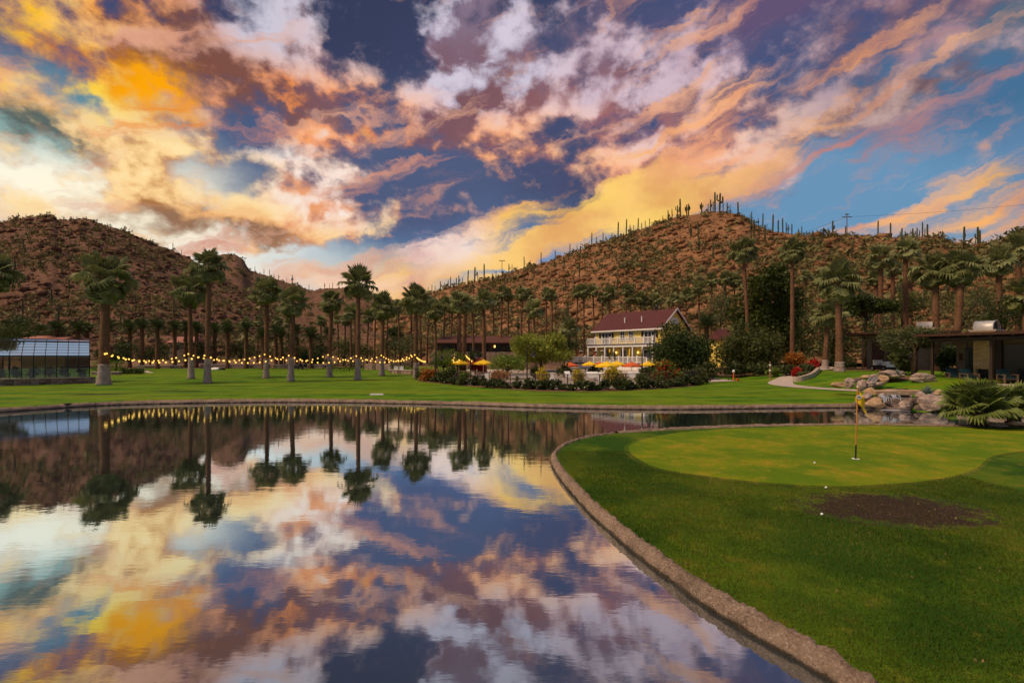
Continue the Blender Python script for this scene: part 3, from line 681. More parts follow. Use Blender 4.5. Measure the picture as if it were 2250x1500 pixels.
FROND_SIMPLE = [fan_leaf(11, 1.0, Lf, dr, k+11, False, (0.12, 0.55, 0.95)[k]) for k, (dr, Lf) in enumerate(((0.12, 1.05), (0.32, 1.05), (0.5, 1.0)))]
def frond_dirs(n, seed, low=-52):
    r = random.Random(seed); out = []
    for i in range(n):
        f = (i+0.5)/n
        el = math.radians(86-(86-low)*f**0.95)+r.uniform(-0.13, 0.13); az = i*2.39996+r.uniform(-0.25, 0.25)
        k = 0 if f < 0.45 else (1 if f < 0.75 else 2)
        out.append((az, el, r.uniform(-0.6, 0.6), k, r.uniform(0.74, 1.18)))
    return out
def merged_crown(name, n, seed, low, mat):
    Vs = []; Fs = []; Ts = []; b = 0
    for az, el, ro, k, s in frond_dirs(n, seed, low):
        V, Fc, T = FROND_SIMPLE[k]; m = np.array(rotm(az, el, ro).to_3x3())
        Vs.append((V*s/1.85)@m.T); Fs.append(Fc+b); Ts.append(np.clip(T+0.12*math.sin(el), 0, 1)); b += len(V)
    return np_mesh(name, np.concatenate(Vs), np.concatenate(Fs), mat, False, np.concatenate(Ts))
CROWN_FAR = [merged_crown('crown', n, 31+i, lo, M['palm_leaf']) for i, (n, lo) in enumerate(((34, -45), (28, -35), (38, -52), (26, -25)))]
def skirt_mesh(seed, n=70):
    """ragged collar of dead leaf stalks under the crown, radius about 0.5 and 1 high"""
    r = np.random.default_rng(seed); Vs = []; T = []
    for _ in range(n):
        a = r.uniform(0, 2*PI); z0 = r.uniform(-0.9, 0.15); l = r.uniform(0.25, 0.5); ro = 0.20+0.10*(z0+0.9); w = r.uniform(0.05, 0.12)
        c, s = math.cos(a), math.sin(a); px_, py_ = -s*w, c*w; out = ro+r.uniform(0.05, 0.22)
        Vs += [(c*ro+px_, s*ro+py_, z0+0.1), (c*ro-px_, s*ro-py_, z0+0.1), (c*out, s*out, z0-l*0.5)]; T += [r.random()]*3
    return np_mesh('dead_frond_collar', Vs, np.arange(len(Vs)).reshape(-1, 3), M['palm_skirt'], False, T)
SKIRT = [skirt_mesh(1), skirt_mesh(2)]
def trunk_mesh(name, h, r0, r1, mat, rings, lean=(0, 0), flare=1.3, n=14, z1=None, seed=0, fat=1.0):
    """ringed palm trunk: every ring a small step"""
    r = random.Random(seed); z1 = z1 or h; m = max(4, int(rings*z1))
    b = MB(); pts = []; rad = []
    for i in range(m+1):
        z = z1*i/m; tt = z/h
        rr = (r0+(r1-r0)*tt)*(1+(flare-1)*math.exp(-tt*14))*fat
        for dz, kk in ((0, 1.0), (0.62*z1/m, 1.0+r.uniform(0.02, 0.055))):
            zz = min(z+dz, z1); pts.append((lean[0]*(zz/h)**1.5, lean[1]*(zz/h)**1.5, zz)); rad.append(rr*kk)
            if i == m: break
    return b.tube(pts, rad, n).mesh(name, mat, True)
def fan_palm(px, Y, top, rc, label, group, near=True, base_w=0.28, seed=0, lean_px=0, white=1.7, zb=None, nfr=38, low=-45, leaf=None):
    x, y, z = G(px, Y)
    if zb is not None: z = zb
    H = PZ(top, Y)-z; rc_m = rc*0.92/F*Y; trunk_h = H-rc_m*1.0
    lean = (lean_px/F*Y, 0)
    t = thing('fan_palm', label, 'palm tree', (x, y, z-0.05), 0, group)
    r = base_w
    link('trunk', trunk_mesh('trunk', trunk_h, r, r*0.72, M['palm_trunk'], 3.2 if near else 1.6, lean, 1.35, 14 if near else 8, None, seed), t)
    if white:
        link('painted_base', trunk_mesh('painted_base', trunk_h, r, r*0.72, M['palm_white'], 3.2, lean, 1.35, 14, white, seed+5, 1.065), t)
    cz = (lean[0], 0, trunk_h)
    if near:
        c = link('crown', SKIRT[seed % 2], t, cz, (0, 0, seed*1.3), (rc_m*0.34, rc_m*0.34, rc_m*0.40))
        c.scale = (1, 1, 1); c.data = SKIRT_SCALED(rc_m, seed)
        s0 = rc_m/1.85
        for az, el, ro, k, s in frond_dirs(nfr, seed+3, low):
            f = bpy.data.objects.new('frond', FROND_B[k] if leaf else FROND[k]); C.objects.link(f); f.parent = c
            f.matrix_local = Matrix.Translation((0, 0, 0.05)) @ rotm(az, el, ro) @ Matrix.Scale(s0*s, 4)
    else:
        link('crown', CROWN_FAR[seed % 4], t, cz, (0, 0, seed*1.7), rc_m)
        link('dead_frond_collar', SKIRT[seed % 2], t, (cz[0], 0, cz[2]), (0, 0, seed), (rc_m*0.4, rc_m*0.4, rc_m*0.42))
    return t
FROND_B = []
for f in FROND:
    g = f.copy(); g.materials.clear(); g.materials.append(M['palm_leaf_b']); FROND_B.append(g)
_sk = {}
def SKIRT_SCALED(rc, seed):
    key = (round(rc, 1), seed % 2)
    if key not in _sk:
        me = SKIRT[seed % 2].copy(); me.transform(Matrix.Diagonal((rc*0.42, rc*0.42, rc*0.5, 1))); _sk[key] = me
    return _sk[key]

def date_frond(seed):
    r = random.Random(seed); V = []; Fc = []; T = []; n = 17
    def tri(a, b, c, t): k = len(V); V.extend((a, b, c)); Fc.append((k, k+1, k+2)); T.extend((t,)*3)
    def rach(s): return (s*(1-0.10*s), 0, 0.10*s-0.42*s*s)
    for i in range(n):
        a, b = rach(i/n), rach((i+1)/n); tri((a[0], -0.012, a[2]), (b[0], 0, b[2]), (a[0], 0.012, a[2]), 0.4)
        if i < 2: continue
        for sd in (-1, 1):
            l = 0.30*math.sin(PI*(0.15+0.8*i/n))+0.05; t = r.uniform(0.2, 0.9)
            tip = (a[0]+l*0.65, sd*l*0.85, a[2]-0.02+l*0.25*r.uniform(-0.6, 0.9))
            tri((a[0], 0, a[2]), (a[0]+0.055, 0, a[2]+0.005), tip, t)
    return np.array(V), np.array(Fc), np.array(T)
DF = [date_frond(i) for i in range(3)]
def date_crown(seed, n=46):
    r = random.Random(seed); Vs = []; Fs = []; Ts = []; b = 0
    for i in range(n):
        f = (i+0.5)/n; el = math.radians(80-105*f)+r.uniform(-0.1, 0.1); V, Fc, T = DF[i % 3]; m = np.array(rotm(i*2.4+r.uniform(-0.2, 0.2), el, r.uniform(-0.3, 0.3)).to_3x3())
        Vs.append((V*r.uniform(0.85, 1.1))@m.T); Fs.append(Fc+b); Ts.append(np.clip(T+0.1*math.sin(el), 0, 1)); b += len(V)
    return np_mesh('crown', np.concatenate(Vs), np.concatenate(Fs), M['date_leaf'], False, np.concatenate(Ts))
DATE_CROWN = [date_crown(5), date_crown(6), date_crown(8)]
def date_palm(px, Y, top, rc, label, group, seed=0, zb=None, r=0.32):
    x, y, z = G(px, Y); z = z if zb is None else zb
    rc_m = rc/F*Y; h = PZ(top, Y)-z-rc_m*0.78
    t = thing('date_palm', label, 'palm tree', (x, y, z-0.05), 0, group)
    link('trunk', trunk_mesh('trunk', h, r, r*0.95, M['palm_trunk'], 2.4, (0, 0), 1.15, 9, None, seed), t)
    link('crown', DATE_CROWN[seed % 3], t, (0, 0, h), (0, 0, seed*1.1), rc_m)
    return t

def leaf_cloud(blobs, n, size, seed, flat=0.0, hollow=0.55):
    """leaf-sized faces spread through lobes; tint rises towards the outer, upper leaves of each lobe at random"""
    r = np.random.default_rng(seed); B = np.array(blobs, float); vol = B[:, 3]*B[:, 4]*B[:, 5]; pr = vol**0.67; pr /= pr.sum()
    idx = r.choice(len(B), n, p=pr); d = r.normal(size=(n, 3)); d /= np.linalg.norm(d, axis=1)[:, None]
    rad = r.uniform(hollow, 1.06, (n, 1)); c = B[idx, :3]+d*rad*B[idx, 3:6]
    s = size*r.uniform(0.6, 1.4, (n, 1, 1)); e = r.normal(size=(n, 3, 3)); e -= e.mean(axis=1, keepdims=True); e /= np.linalg.norm(e, axis=2, keepdims=True)
    if flat: e[:, :, 2] *= (1-flat)
    V = (c[:, None, :]+e*s).reshape(-1, 3)
    lob = r.random(len(B))
    T = np.clip(0.15+0.35*lob[idx]+0.5*r.random(n)**1.5, 0, 1)
    return V, np.arange(3*n).reshape(-1, 3), np.repeat(T, 3)
def lobes(rx, ry, rz, n, seed, cz=0.0, spread=0.75, lobe=0.42, top=None):
    r = random.Random(seed); out = []
    for i in range(n):
        while True:
            p = [r.uniform(-1, 1) for _ in range(3)]
            if sum(q*q for q in p) < 1: break
        k = r.uniform(0.7, 1.25)*lobe
        out.append((p[0]*rx*spread, p[1]*ry*spread, cz+p[2]*rz*spread, rx*k, ry*k, rz*k))
    return out
def limb_mesh(h, r0, ends, seed, forks=2):
    r = random.Random(seed); b = MB(); k = r.uniform(-0.1, 0.1)*h
    b.tube([(0, 0, 0), (k*0.4, 0, h*0.5), (k, 0, h)], [r0*1.25, r0, r0*0.8], 7)
    for (x, y, z) in ends:
        mx = (k+(x-k)*0.45+r.uniform(-0.1, 0.1)*h, y*0.45, h+(z-h)*0.55)
        b.tube([(k*0.9, 0, h*0.85), mx, (x, y, z)], [r0*0.55, r0*0.32, r0*0.1], 5)
    return b
def tree(name, px, Y, crown_px, top, bot, base, label, matk, n, leaf, seed, nl=16, group=None, lobe=0.40, r0=0.22, zb=None, spread=0.72, ry=None, flat=0.0, cat='tree'):
    """crown spans crown_px columns and top..bot rows of the photograph at depth Y"""
    xc = PX((crown_px[0]+crown_px[1])/2, Y); rx = (crown_px[1]-crown_px[0])/2/F*Y; zt, zb2 = PZ(top, Y), PZ(bot, Y)
    x, y, z = G(px, Y); z = z if zb is None else zb
    rz = (zt-zb2)/2; cz = (zt+zb2)/2-z; ryy = ry or rx*0.85
    t = thing(name, label, cat, (x, y, z-0.05), 0, group)
    bl = [(b[0]+xc-x, *b[1:]) for b in lobes(rx, ryy, rz, nl, seed, cz, spread, lobe)]
    V, Fc, T = leaf_cloud(bl, n, leaf, seed, flat, 0.35)
    link('crown', np_mesh('crown', V, Fc, M[matk], False, T), t)
    ends = [(b[0], b[1], b[2]) for b in bl[:min(9, nl)]]
    limb_mesh(max(0.4, (cz-rz*0.6)), r0, ends, seed).build('trunk', M['bark'], t, True)
    return t
_bush = {}
def bush(px, Y, w, h, label, matk, seed, group=None, name='shrub', n=420, flowers=None, zb=None, leafs=0.10, loc=None):
    """a rounded shrub, w and h in metres"""
    x, y, z = G(px, Y) if loc is None else loc; z = z if zb is None else zb
    t = thing(name, label, 'shrub', (x, y, z-0.03), 0, group)
    bl = lobes(w/2, w/2*0.9, h/2, 9, seed, h*0.5, 0.6, 0.5)
    V, Fc, T = leaf_cloud(bl, n, leafs*max(w, h)**0.5, seed, 0, 0.3); V[:, 2] = np.maximum(V[:, 2], 0.0)
    link('foliage', np_mesh('foliage', V, Fc, M[matk], False, T), t)
    r = random.Random(seed); b = MB()
    for k in range(4):
        q = bl[k]; b.tube([(0, 0, 0), (q[0]*0.4, q[1]*0.4, q[2]*0.6), (q[0], q[1], q[2])], [0.03, 0.02, 0.008], 4)
    b.build('stem', M['bark'], t)
    if flowers:
        fm, fn, fsz = flowers; rr = np.random.default_rng(seed+77); B = np.array(bl); idx = rr.integers(0, len(B), fn); d = rr.normal(size=(fn, 3)); d[:, 1] = -abs(d[:, 1]); d /= np.linalg.norm(d, axis=1)[:, None]
        c = B[idx, :3]+d*B[idx, 3:6]*1.05; c[:, 2] = np.maximum(c[:, 2], 0.06)
        if fn > 40:
            e = rr.normal(size=(fn, 3, 3))*fsz; V = (c[:, None, :]+e).reshape(-1, 3)
            link('blossom', np_mesh('blossom', V, np.arange(3*fn).reshape(-1, 3), M[fm], False, np.repeat(rr.random(fn), 3)), t)
        else:
            for p in c: link('flower', FLOWER(fm), t, p, (rr.uniform(0, 6), rr.uniform(0, 6), 0), fsz)
    return t
_fl = {}
def FLOWER(fm):
    if fm not in _fl:
        b = MB()
        for k in range(5):
            a = k*2*PI/5; b.add([(0, 0, 0), (math.cos(a-0.5)*0.8, math.sin(a-0.5)*0.8, 0.25), (math.cos(a)*1.1, math.sin(a)*1.1, 0.15), (math.cos(a+0.5)*0.8, math.sin(a+0.5)*0.8, 0.25)], [(0, 1, 2, 3)])
        b.lathe([(0.3, 0.0), (0.25, 0.25), (0.05, 0.35)], 5); _fl[fm] = b.mesh('flower', M[fm])
    return _fl[fm]

# saguaros, 1 m tall master shapes
def saguaro_mesh(arms, seed, r=0.045):
    rr = random.Random(seed); b = MB()
    def column(pts, rad):
        pts = [Vector(p) for p in pts]; n = 12; base = len(b.v)
        for i, p in enumerate(pts):
            t = (pts[min(i+1, len(pts)-1)]-pts[max(i-1, 0)]).normalized(); ref = Vector((0, 1, 0)); a1 = t.cross(ref).normalized(); a2 = a1.cross(t)
            for k in range(n):
                q = rad[i]*(1.0 if k % 2 else 0.80); an = 2*PI*k/n; b.v.append(tuple(p+(a1*math.cos(an)+a2*math.sin(an))*q))
        for i in range(len(pts)-1):
            for k in range(n): b.f.append((base+i*n+k, base+i*n+(k+1) % n, base+(i+1)*n+(k+1) % n, base+(i+1)*n+k))
        b.f.append(tuple(base+(len(pts)-1)*n+k for k in range(n)))
    column([(0, 0, -0.08), (0, 0, 0.4), (0.004, 0, 0.8), (0.004, 0, 0.94), (0.004, 0, 0.985), (0.004, 0, 1.0)], [r*0.9, r*1.05, r, r*0.85, r*0.5, r*0.12])
    for k in range(arms):
        a = rr.uniform(0, 2*PI) if k > 1 else (0.3 if k == 0 else PI-0.3); z = rr.uniform(0.38, 0.62); o = rr.uniform(0.10, 0.15); l = rr.uniform(0.16, 0.34); c, s = math.cos(a), math.sin(a); q = r*0.72
        column([(c*r*0.5, s*r*0.5, z), (c*o*0.7, s*o*0.7, z+0.01), (c*o, s*o, z+0.06), (c*o, s*o, z+l*0.8), (c*o, s*o, z+l), (c*o, s*o, z+l+0.02)], [q*0.8, q*0.95, q, q, q*0.6, q*0.1])
    me = b.mesh('saguaro', M['saguaro'], False); return me
SAG = [saguaro_mesh(a, i+1, r) for i, (a, r) in enumerate(((0, 0.040), (0, 0.052), (1, 0.048), (2, 0.046), (3, 0.05), (5, 0.055)))]

# ------------------------------------------------------------------ palms
LAWN = [  # px, depth, top row, crown radius px, label
    (228, 47.5, 556, 66, 'broadest fan palm on the lawn, thick trunk just beside the greenhouse'),
    (420, 57.6, 596, 47, 'shorter of the two fan palms close together left on the lawn'),
    (456, 50.0, 546, 47, 'taller of the two fan palms close together left on the lawn'),
    (585, 58.5, 606, 40, 'fan palm on the lawn with dense crown, next right of the close pair'),
    (639, 53.0, 632, 41, 'shortest front fan palm on the lawn with leaning grey-white base'),
    (724, 61.0, 634, 33, 'slender fan palm on the lawn with small open crown'),
    (786, 55.5, 586, 46, 'tall fan palm on the lawn whose star-shaped crown stands against the sky'),
    (839, 64.5, 642, 38, 'fan palm on the lawn against the orange horizon glow'),
    (914, 60.0, 622, 42, 'fan palm at the end of the pool fence, last on the lit string'),
]
for i, (px, Y, top, rc, lab) in enumerate(LAWN):
    fan_palm(px, Y, top, rc, lab, 'fan palms standing on the far lawn', True, 0.29 if px != 228 else 0.45, seed=i*3+1, lean_px=(6, -4, 3, 2, 6, 5, 2, 3, 0)[i], white=(2.1, 2.6, 2.6, 2.4, 2.7, 2.6, 2.5, 2.3, 1.9)[i], low=(-60, -60, -45, -50, -50, -50, -38, -55, -50)[i])
fan_palm(-14, 50, 556, 52, 'fan palm cut off by the picture edge above the greenhouse', None, True, 0.5, seed=40, white=0, low=-62)
NEARR = [
    (1741, 68, 522, 35, 0.31, 0, 'tall slim fan palm before the dark evergreen tree'), (1845, 50, 572, 56, 0.37, -4, 'thick fan palm with pale base beside the garden path'),
    (1813, 57, 655, 42, 0.31, 8, 'short fan palm half behind the thick palm by the path'), (2056, 54, 552, 50, 0.40, 0, 'grey-trunked fan palm behind the stone-chimney cottage'), (2100, 52, 546, 51, 0.38, 14, 'leaning red-trunked fan palm right behind the stone-chimney cottage'),
    (1645, 78, 522, 34, 0.32, -12, 'tall fan palm bending left above the house trees'),
]
for i, (px, Y, top, rc, bw, ln, lab) in enumerate(NEARR):
    fan_palm(px, Y, top, rc, lab, 'tall fan palms right of the house', True, bw, seed=50+i*3, lean_px=ln, white=1.1 if px in (1845, 1813) else 0, low=-50)
FARP = [  # px, top, rc, depth, where
    (958, 655, 29, 82), (975, 648, 24, 100), (1009, 638, 32, 62), (1019, 642, 30, 64), (1064, 636, 28, 68), (1041, 655, 23, 90), (1101, 627, 19, 100), (1117, 632, 19, 102), (1144, 630, 19, 100), (1163, 635, 17, 104),
    (1176, 655, 29, 85), (1199, 630, 19, 100), (1213, 634, 17, 108), (938, 650, 20, 105), (905, 655, 18, 110), (878, 658, 19, 108), (757, 686, 18, 100), (771, 670, 24, 90), (806, 678, 20, 100), (744, 690, 15, 108), (782, 665, 20, 96), (823, 672, 18, 104), (705, 692, 16, 105),
    (605, 692, 16, 108), (637, 695, 16, 106), (545, 694, 17, 100), (566, 692, 16, 110), (500, 700, 16, 108), (990, 652, 22, 104), (1085, 645, 20, 108), (925, 655, 20, 98), (850, 660, 22, 98)]
def nth(k): return '%d%s' % (k, 'th' if 10 < k % 100 < 14 else {1: 'st', 2: 'nd', 3: 'rd'}.get(k % 10, 'th'))
def rank(lst, px, f=lambda q: True): return nth(1+sorted(q[0] for q in lst if f(q)).index(px))
for i, (px, top, rc, Y) in enumerate(FARP):
    lab = '%s slender fan palm from the left in the grove between lawn and hillside' % rank(FARP, px, lambda q: q[0] < 940) if px < 940 else '%s slender fan palm from the left round the long brown-roofed building' % rank(FARP, px, lambda q: q[0] >= 940)
    fan_palm(px, Y, top, rc, lab, 'fan palm grove below the hills' if px < 940 else 'fan palms round the brown-roofed building', False, 0.22 if Y > 75 else 0.32, seed=i*5+2, lean_px=(-3, 2, 0, 4, -2)[i % 5], white=0 if Y > 75 else 0)
HOUSEP = [(1265, 626, 20), (1283, 622, 20), (1306, 624, 19), (1337, 628, 20), (1372, 622, 20), (1384, 638, 18), (1410, 638, 20), (1438, 642, 19), (1475, 642, 18), (1508, 630, 20), (1538, 616, 20), (1562, 598, 20), (1590, 595, 22), (1614, 598, 20), (1420, 650, 16), (1322, 640, 16), (1765, 592, 18), (1800, 600, 18)]
for i, (px, top, rc) in enumerate(HOUSEP):
    fan_palm(px, 112-(px-1265)*0.02, top, rc, '%s small fan palm from the left in the row behind the yellow house' % rank(HOUSEP, px), 'fan palm row behind the yellow house', False, 0.22, seed=i*7+3, lean_px=(5, 0, -3, 2)[i % 4], white=0)
RIGHTP = [(1935, 535, 36, 72, 'fan palm with short crown on the slope, left of a close pair'), (1990, 520, 36, 74, 'fan palm with upswept crown high on the slope'), (2195, 540, 40, 60, 'fan palm with red trunk near the picture edge'), (2238, 508, 44, 64, 'dark fan palm cut by the picture edge high up'),
          (1925, 590, 24, 90, 'small fan palm half hidden on the slope'), (2000, 585, 26, 84, 'small fan palm behind the grey-trunked palm'), (1250, 698, 27, 92, 'low fan palm left of the yellow house'), (1962, 570, 24, 92, 'thin fan palm on the bare red slope'), (2255, 610, 46, 50, 'fan palm with pale low crown at the right picture edge')]
for i, (px, top, rc, Y, lab) in enumerate(RIGHTP): fan_palm(px, Y, top, rc, lab, None, False, 0.38, seed=i*3+4, white=0)
DATES = [(125, 704, 25, 86), (172, 704, 25, 86), (192, 709, 22, 90), (236, 700, 25, 84), (285, 702, 24, 88), (312, 700, 23, 86), (346, 700, 25, 83), (384, 702, 23, 86), (408, 704, 20, 90), (432, 706, 22, 90), (472, 708, 22, 92), (500, 708, 24, 86), (541, 706, 22, 84), (578, 718, 25, 82), (606, 712, 22, 88), (618, 718, 22, 86), (652, 712, 20, 92), (683, 718, 28, 84), (724, 716, 25, 86), (92, 712, 22, 92), (640, 730, 20, 80), (455, 722, 18, 94)]
for i, (px, top, rc, Y) in enumerate(DATES):
    date_palm(px, Y, top, rc, '%s short dark date palm from the left in the row behind the lawn' % rank(DATES, px), 'date palm row behind the lawn', i)
date_palm(1552, 66, 690, 34, 'date palm with arching fronds rising beside the yellow house gable', None, 3)

# ------------------------------------------------------------------ trees and hedges
tree('palo_verde_tree', 1190, 74, (1108, 1264), 722, 800, 800, 'rounded pale green palo verde tree left of the yellow house', 'palo', 17000, 0.19, 1, 30, lobe=0.40)
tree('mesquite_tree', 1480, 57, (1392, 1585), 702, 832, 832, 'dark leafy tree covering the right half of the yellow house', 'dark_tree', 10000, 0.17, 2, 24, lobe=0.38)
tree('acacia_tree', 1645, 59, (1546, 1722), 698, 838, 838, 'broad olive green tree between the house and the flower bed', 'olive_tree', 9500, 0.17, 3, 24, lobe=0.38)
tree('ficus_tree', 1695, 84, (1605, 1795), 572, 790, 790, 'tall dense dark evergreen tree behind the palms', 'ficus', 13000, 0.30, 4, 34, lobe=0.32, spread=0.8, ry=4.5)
tree('evergreen_tree', 1900, 66, (1838, 1958), 642, 700, 700, 'flat-topped yellow-green evergreen left of the far cottage', 'ficus', 4200, 0.22, 5, 14)
tree('mesquite_tree', 2008, 41, (1928, 2072), 706, 778, 828, 'twisted mesquite tree with grey-green feathery crown beside the cottage post', 'mesquite', 7000, 0.095, 6, 20, lobe=0.36, r0=0.2, flat=0.3)
for i, (px, c, top, bot, Y, k, lab) in enumerate([
    (1925, (1840, 2010), 688, 780, 62, 'dark_tree', 'dark hedge-like tree behind the far cottage'), (2110, (2060, 2190), 610, 735, 66, 'mesquite', 'grey-green tree behind the two leaning palms'),
    (2200, (2130, 2290), 640, 740, 58, 'dark_tree', 'dark tree behind the metal chimney hood'), (2290, (2210, 2390), 600, 720, 62, 'dark_tree', 'dark tree at the right picture edge above the roof'),
    (1760, (1720, 1830), 640, 800, 78, 'dark_tree', 'dark undergrowth tree behind the short path palm'), (1830, (1790, 1880), 680, 800, 72, 'dark_tree', 'dark tree between the path palms and the far cottage'),
    (1590, (1540, 1640), 640, 720, 100, 'mesquite', 'pale slope tree behind the house roof end'), (1990, (1960, 2040), 620, 720, 80, 'olive_tree', 'olive tree low on the slope behind the palms'),
    (20, (-40, 75), 684, 750, 78, 'dark_tree', 'dark round tree behind the greenhouse roof'), (5, (-60, 60), 712, 760, 66, 'olive_tree', 'olive shrub tree close behind the greenhouse'), (255, (205, 300), 745, 795, 76, 'bush_dark', 'dark shrub tree behind the broad palm'),
    (330, (270, 400), 745, 795, 92, 'bush_dark', 'dark thicket tree under the date palms left'), (430, (380, 500), 745, 795, 92, 'bush_dark', 'dark thicket tree behind the close palm pair'), (530, (480, 580), 748, 795, 94, 'bush_dark', 'dark thicket tree under the date palms middle'),
    (625, (570, 690), 735, 792, 92, 'olive_tree', 'olive thicket tree behind the short leaning-base palm'), (660, (640, 740), 730, 795, 96, 'dark_tree', 'dark round tree behind the date palms'), (755, (720, 830), 735, 800, 94, 'olive_tree', 'olive thicket tree behind the star-crowned palm'),
    (880, (840, 940), 722, 790, 98, 'mesquite', 'grey-green thicket tree left of the brown-roofed building'), (868, (848, 892), 716, 745, 112, 'dark_tree', 'dark round shrub high on the slope above the lawn'), (690, (650, 725), 770, 800, 88, 'dark_tree', 'dark low shrub behind the low stone walls'),
    (975, (935, 1035), 766, 812, 60, 'bush_green', 'bright green bushy tree inside the pool fence corner'), (1115, (1070, 1165), 768, 822, 56, 'bush_green', 'bright yellow-green bushy tree beside the lamp post by the pool'), (1045, (1028, 1062), 768, 790, 66, 'bush_dark', 'dark round shrub tree behind the pool umbrellas'),
    (1240, (1200, 1275), 730, 800, 84, 'bush_dark', 'dark shrub tree between palo verde and house deck'), (100, (60, 150), 715, 750, 90, 'bush_dark', 'dark thicket tree behind the greenhouse ridge')]):
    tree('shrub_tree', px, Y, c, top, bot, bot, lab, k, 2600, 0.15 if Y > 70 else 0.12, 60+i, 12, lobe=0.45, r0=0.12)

# ------------------------------------------------------------------ saguaros
RID = [(941, 15, 0), (949, 17, 0), (956, 13, 1), (968, 22, 2), (977, 16, 0), (985, 20, 0), (990, 26, 0), (1003, 20, 1), (1008, 24, 2), (1016, 18, 0), (1028, 31, 0), (1043, 34, 2), (1050, 20, 0), (1064, 38, 0), (1090, 16, 1), (1118, 22, 2), (1125, 18, 0), (1152, 26, 0), (1165, 14, 1), (1189, 26, 0), (1220, 22, 0), (1252, 24, 0), (1268, 16, 0), (1285, 14, 2), (1300, 32, 0), (1310, 18, 1), (1325, 24, 0), (1331, 14, 2), (1345, 16, 0), (1358, 36, 0), (1376, 36, 0), (1384, 20, 2), (1392, 18, 0), (1402, 30, 0), (1410, 16, 1), (1418, 18, 0), (1427, 20, 0),
       (1456, 16, 0), (1468, 24, 2), (1477, 24, 0), (1489, 28, 4), (1495, 42, 0), (1509, 26, 5), (1513, 28, 4), (1542, 26, 5), (1556, 22, 0), (1561, 30, 2), (1567, 26, 0), (1571, 46, 0), (1581, 44, 4), (1589, 26, 0), (1598, 24, 2), (1604, 20, 0), (1622, 30, 1), (1648, 18, 0), (1651, 26, 0), (1666, 18, 2), (1676, 34, 0), (1685, 14, 0), (1698, 40, 0), (1710, 28, 1), (1720, 34, 0), (1728, 26, 0), (1732, 22, 3), (1740, 24, 1), (1755, 16, 3), (1762, 22, 0), (1772, 12, 0), (1795, 14, 1), (1830, 34, 2), (1858, 22, 1), (1929, 38, 0), (1940, 12, 2), (1945, 10, 0), (1957, 36, 0), (1978, 14, 2), (1990, 14, 4), (2015, 22, 1), (2020, 18, 0), (2027, 36, 0), (2032, 22, 0), (2038, 32, 1), (2052, 14, 2), (2062, 16, 3), (2071, 18, 4), (2083, 12, 0), (2118, 44, 2), (2143, 18, 1), (2149, 46, 3), (2153, 38, 1), (2160, 14, 0), (2190, 16, 1)]
for i, (px, h, v) in enumerate(RID):
    p = on_hill(RH, px, 0.995); o = link('saguaro_cactus', SAG[v], None, p, (0, random.uniform(-0.03, 0.03), random.uniform(-0.4, 0.4)), h*0.98/F*p[1])
    lab = {0: 'straight unbranched saguaro on the crest of the right hill', 1: 'stout unbranched saguaro on the crest of the right hill', 2: 'one-armed saguaro on the crest of the right hill', 3: 'two-armed saguaro on the crest of the right hill', 4: 'three-armed saguaro on the crest of the right hill', 5: 'bushy many-armed saguaro near the peak of the right hill'}[v]
    lab = rank(RID, px, lambda q: q[2] == v)+' from the left, '+lab
    tag(o, lab, 'cactus', 'saguaros along the crest of the right hill')
r_ = random.Random(3)
for i in range(110):
    px = r_.uniform(960, 2150); t = r_.uniform(0.25, 0.93); p = on_hill(RH, px, t); v = r_.choice((0, 0, 0, 1, 2, 3)); o = link('saguaro_cactus', SAG[v], None, p, (0, r_.uniform(-0.04, 0.04), r_.uniform(0, 6)), r_.uniform(3.0, 6.5))
    tag(o, 'saguaro standing among the scrub on the slope of the right hill', 'cactus', 'saguaros on the slope of the right hill')
for px, h, H, v in [(18, 11, LH, 0), (40, 14, LH, 2), (57, 9, LH, 0), (275, 13, LH, 4), (380, 17, LH, 0), (399, 12, LH, 0), (560, 12, BH, 0), (580, 13, BH, 0), (592, 14, BH, 0), (602, 9, BH, 0), (612, 11, BH, 2), (630, 9, BH, 0), (642, 18, BH, 3), (654, 9, BH, 4), (679, 12, BH, 0), (713, 12, BH, 2), (724, 9, BH, 0), (731, 12, BH, 0), (745, 10, BH, 1)]:
    p = on_hill(H, px, 0.995); o = link('saguaro_cactus', SAG[v], None, p, (0, 0, r_.uniform(-0.4, 0.4)), h*1.1/F*p[1])
    n_ = nth(1+[18, 40, 57, 275, 380, 399].index(px)) if H is LH else nth(1+[560, 580, 592, 602, 612, 630, 642, 654, 679, 713, 724, 731, 745].index(px))
    tag(o, n_+(' small saguaro from the left on the skyline of the brown left hill' if H is LH else ' small saguaro from the left on the skyline of the distant middle hill'), 'cactus', 'saguaros on the left skyline' if H is LH else 'saguaros on the middle skyline')
for i in range(40):
    p = on_hill(LH, r_.uniform(10, 420), r_.uniform(0.15, 0.8)); o = link('saguaro_cactus', SAG[r_.choice((0, 0, 1, 2, 3))], None, p, (0, 0, r_.uniform(0, 6)), r_.uniform(3.0, 6.0))
    tag(o, 'saguaro on the scrubby face of the left hill', 'cactus', 'saguaros on the face of the left hill')
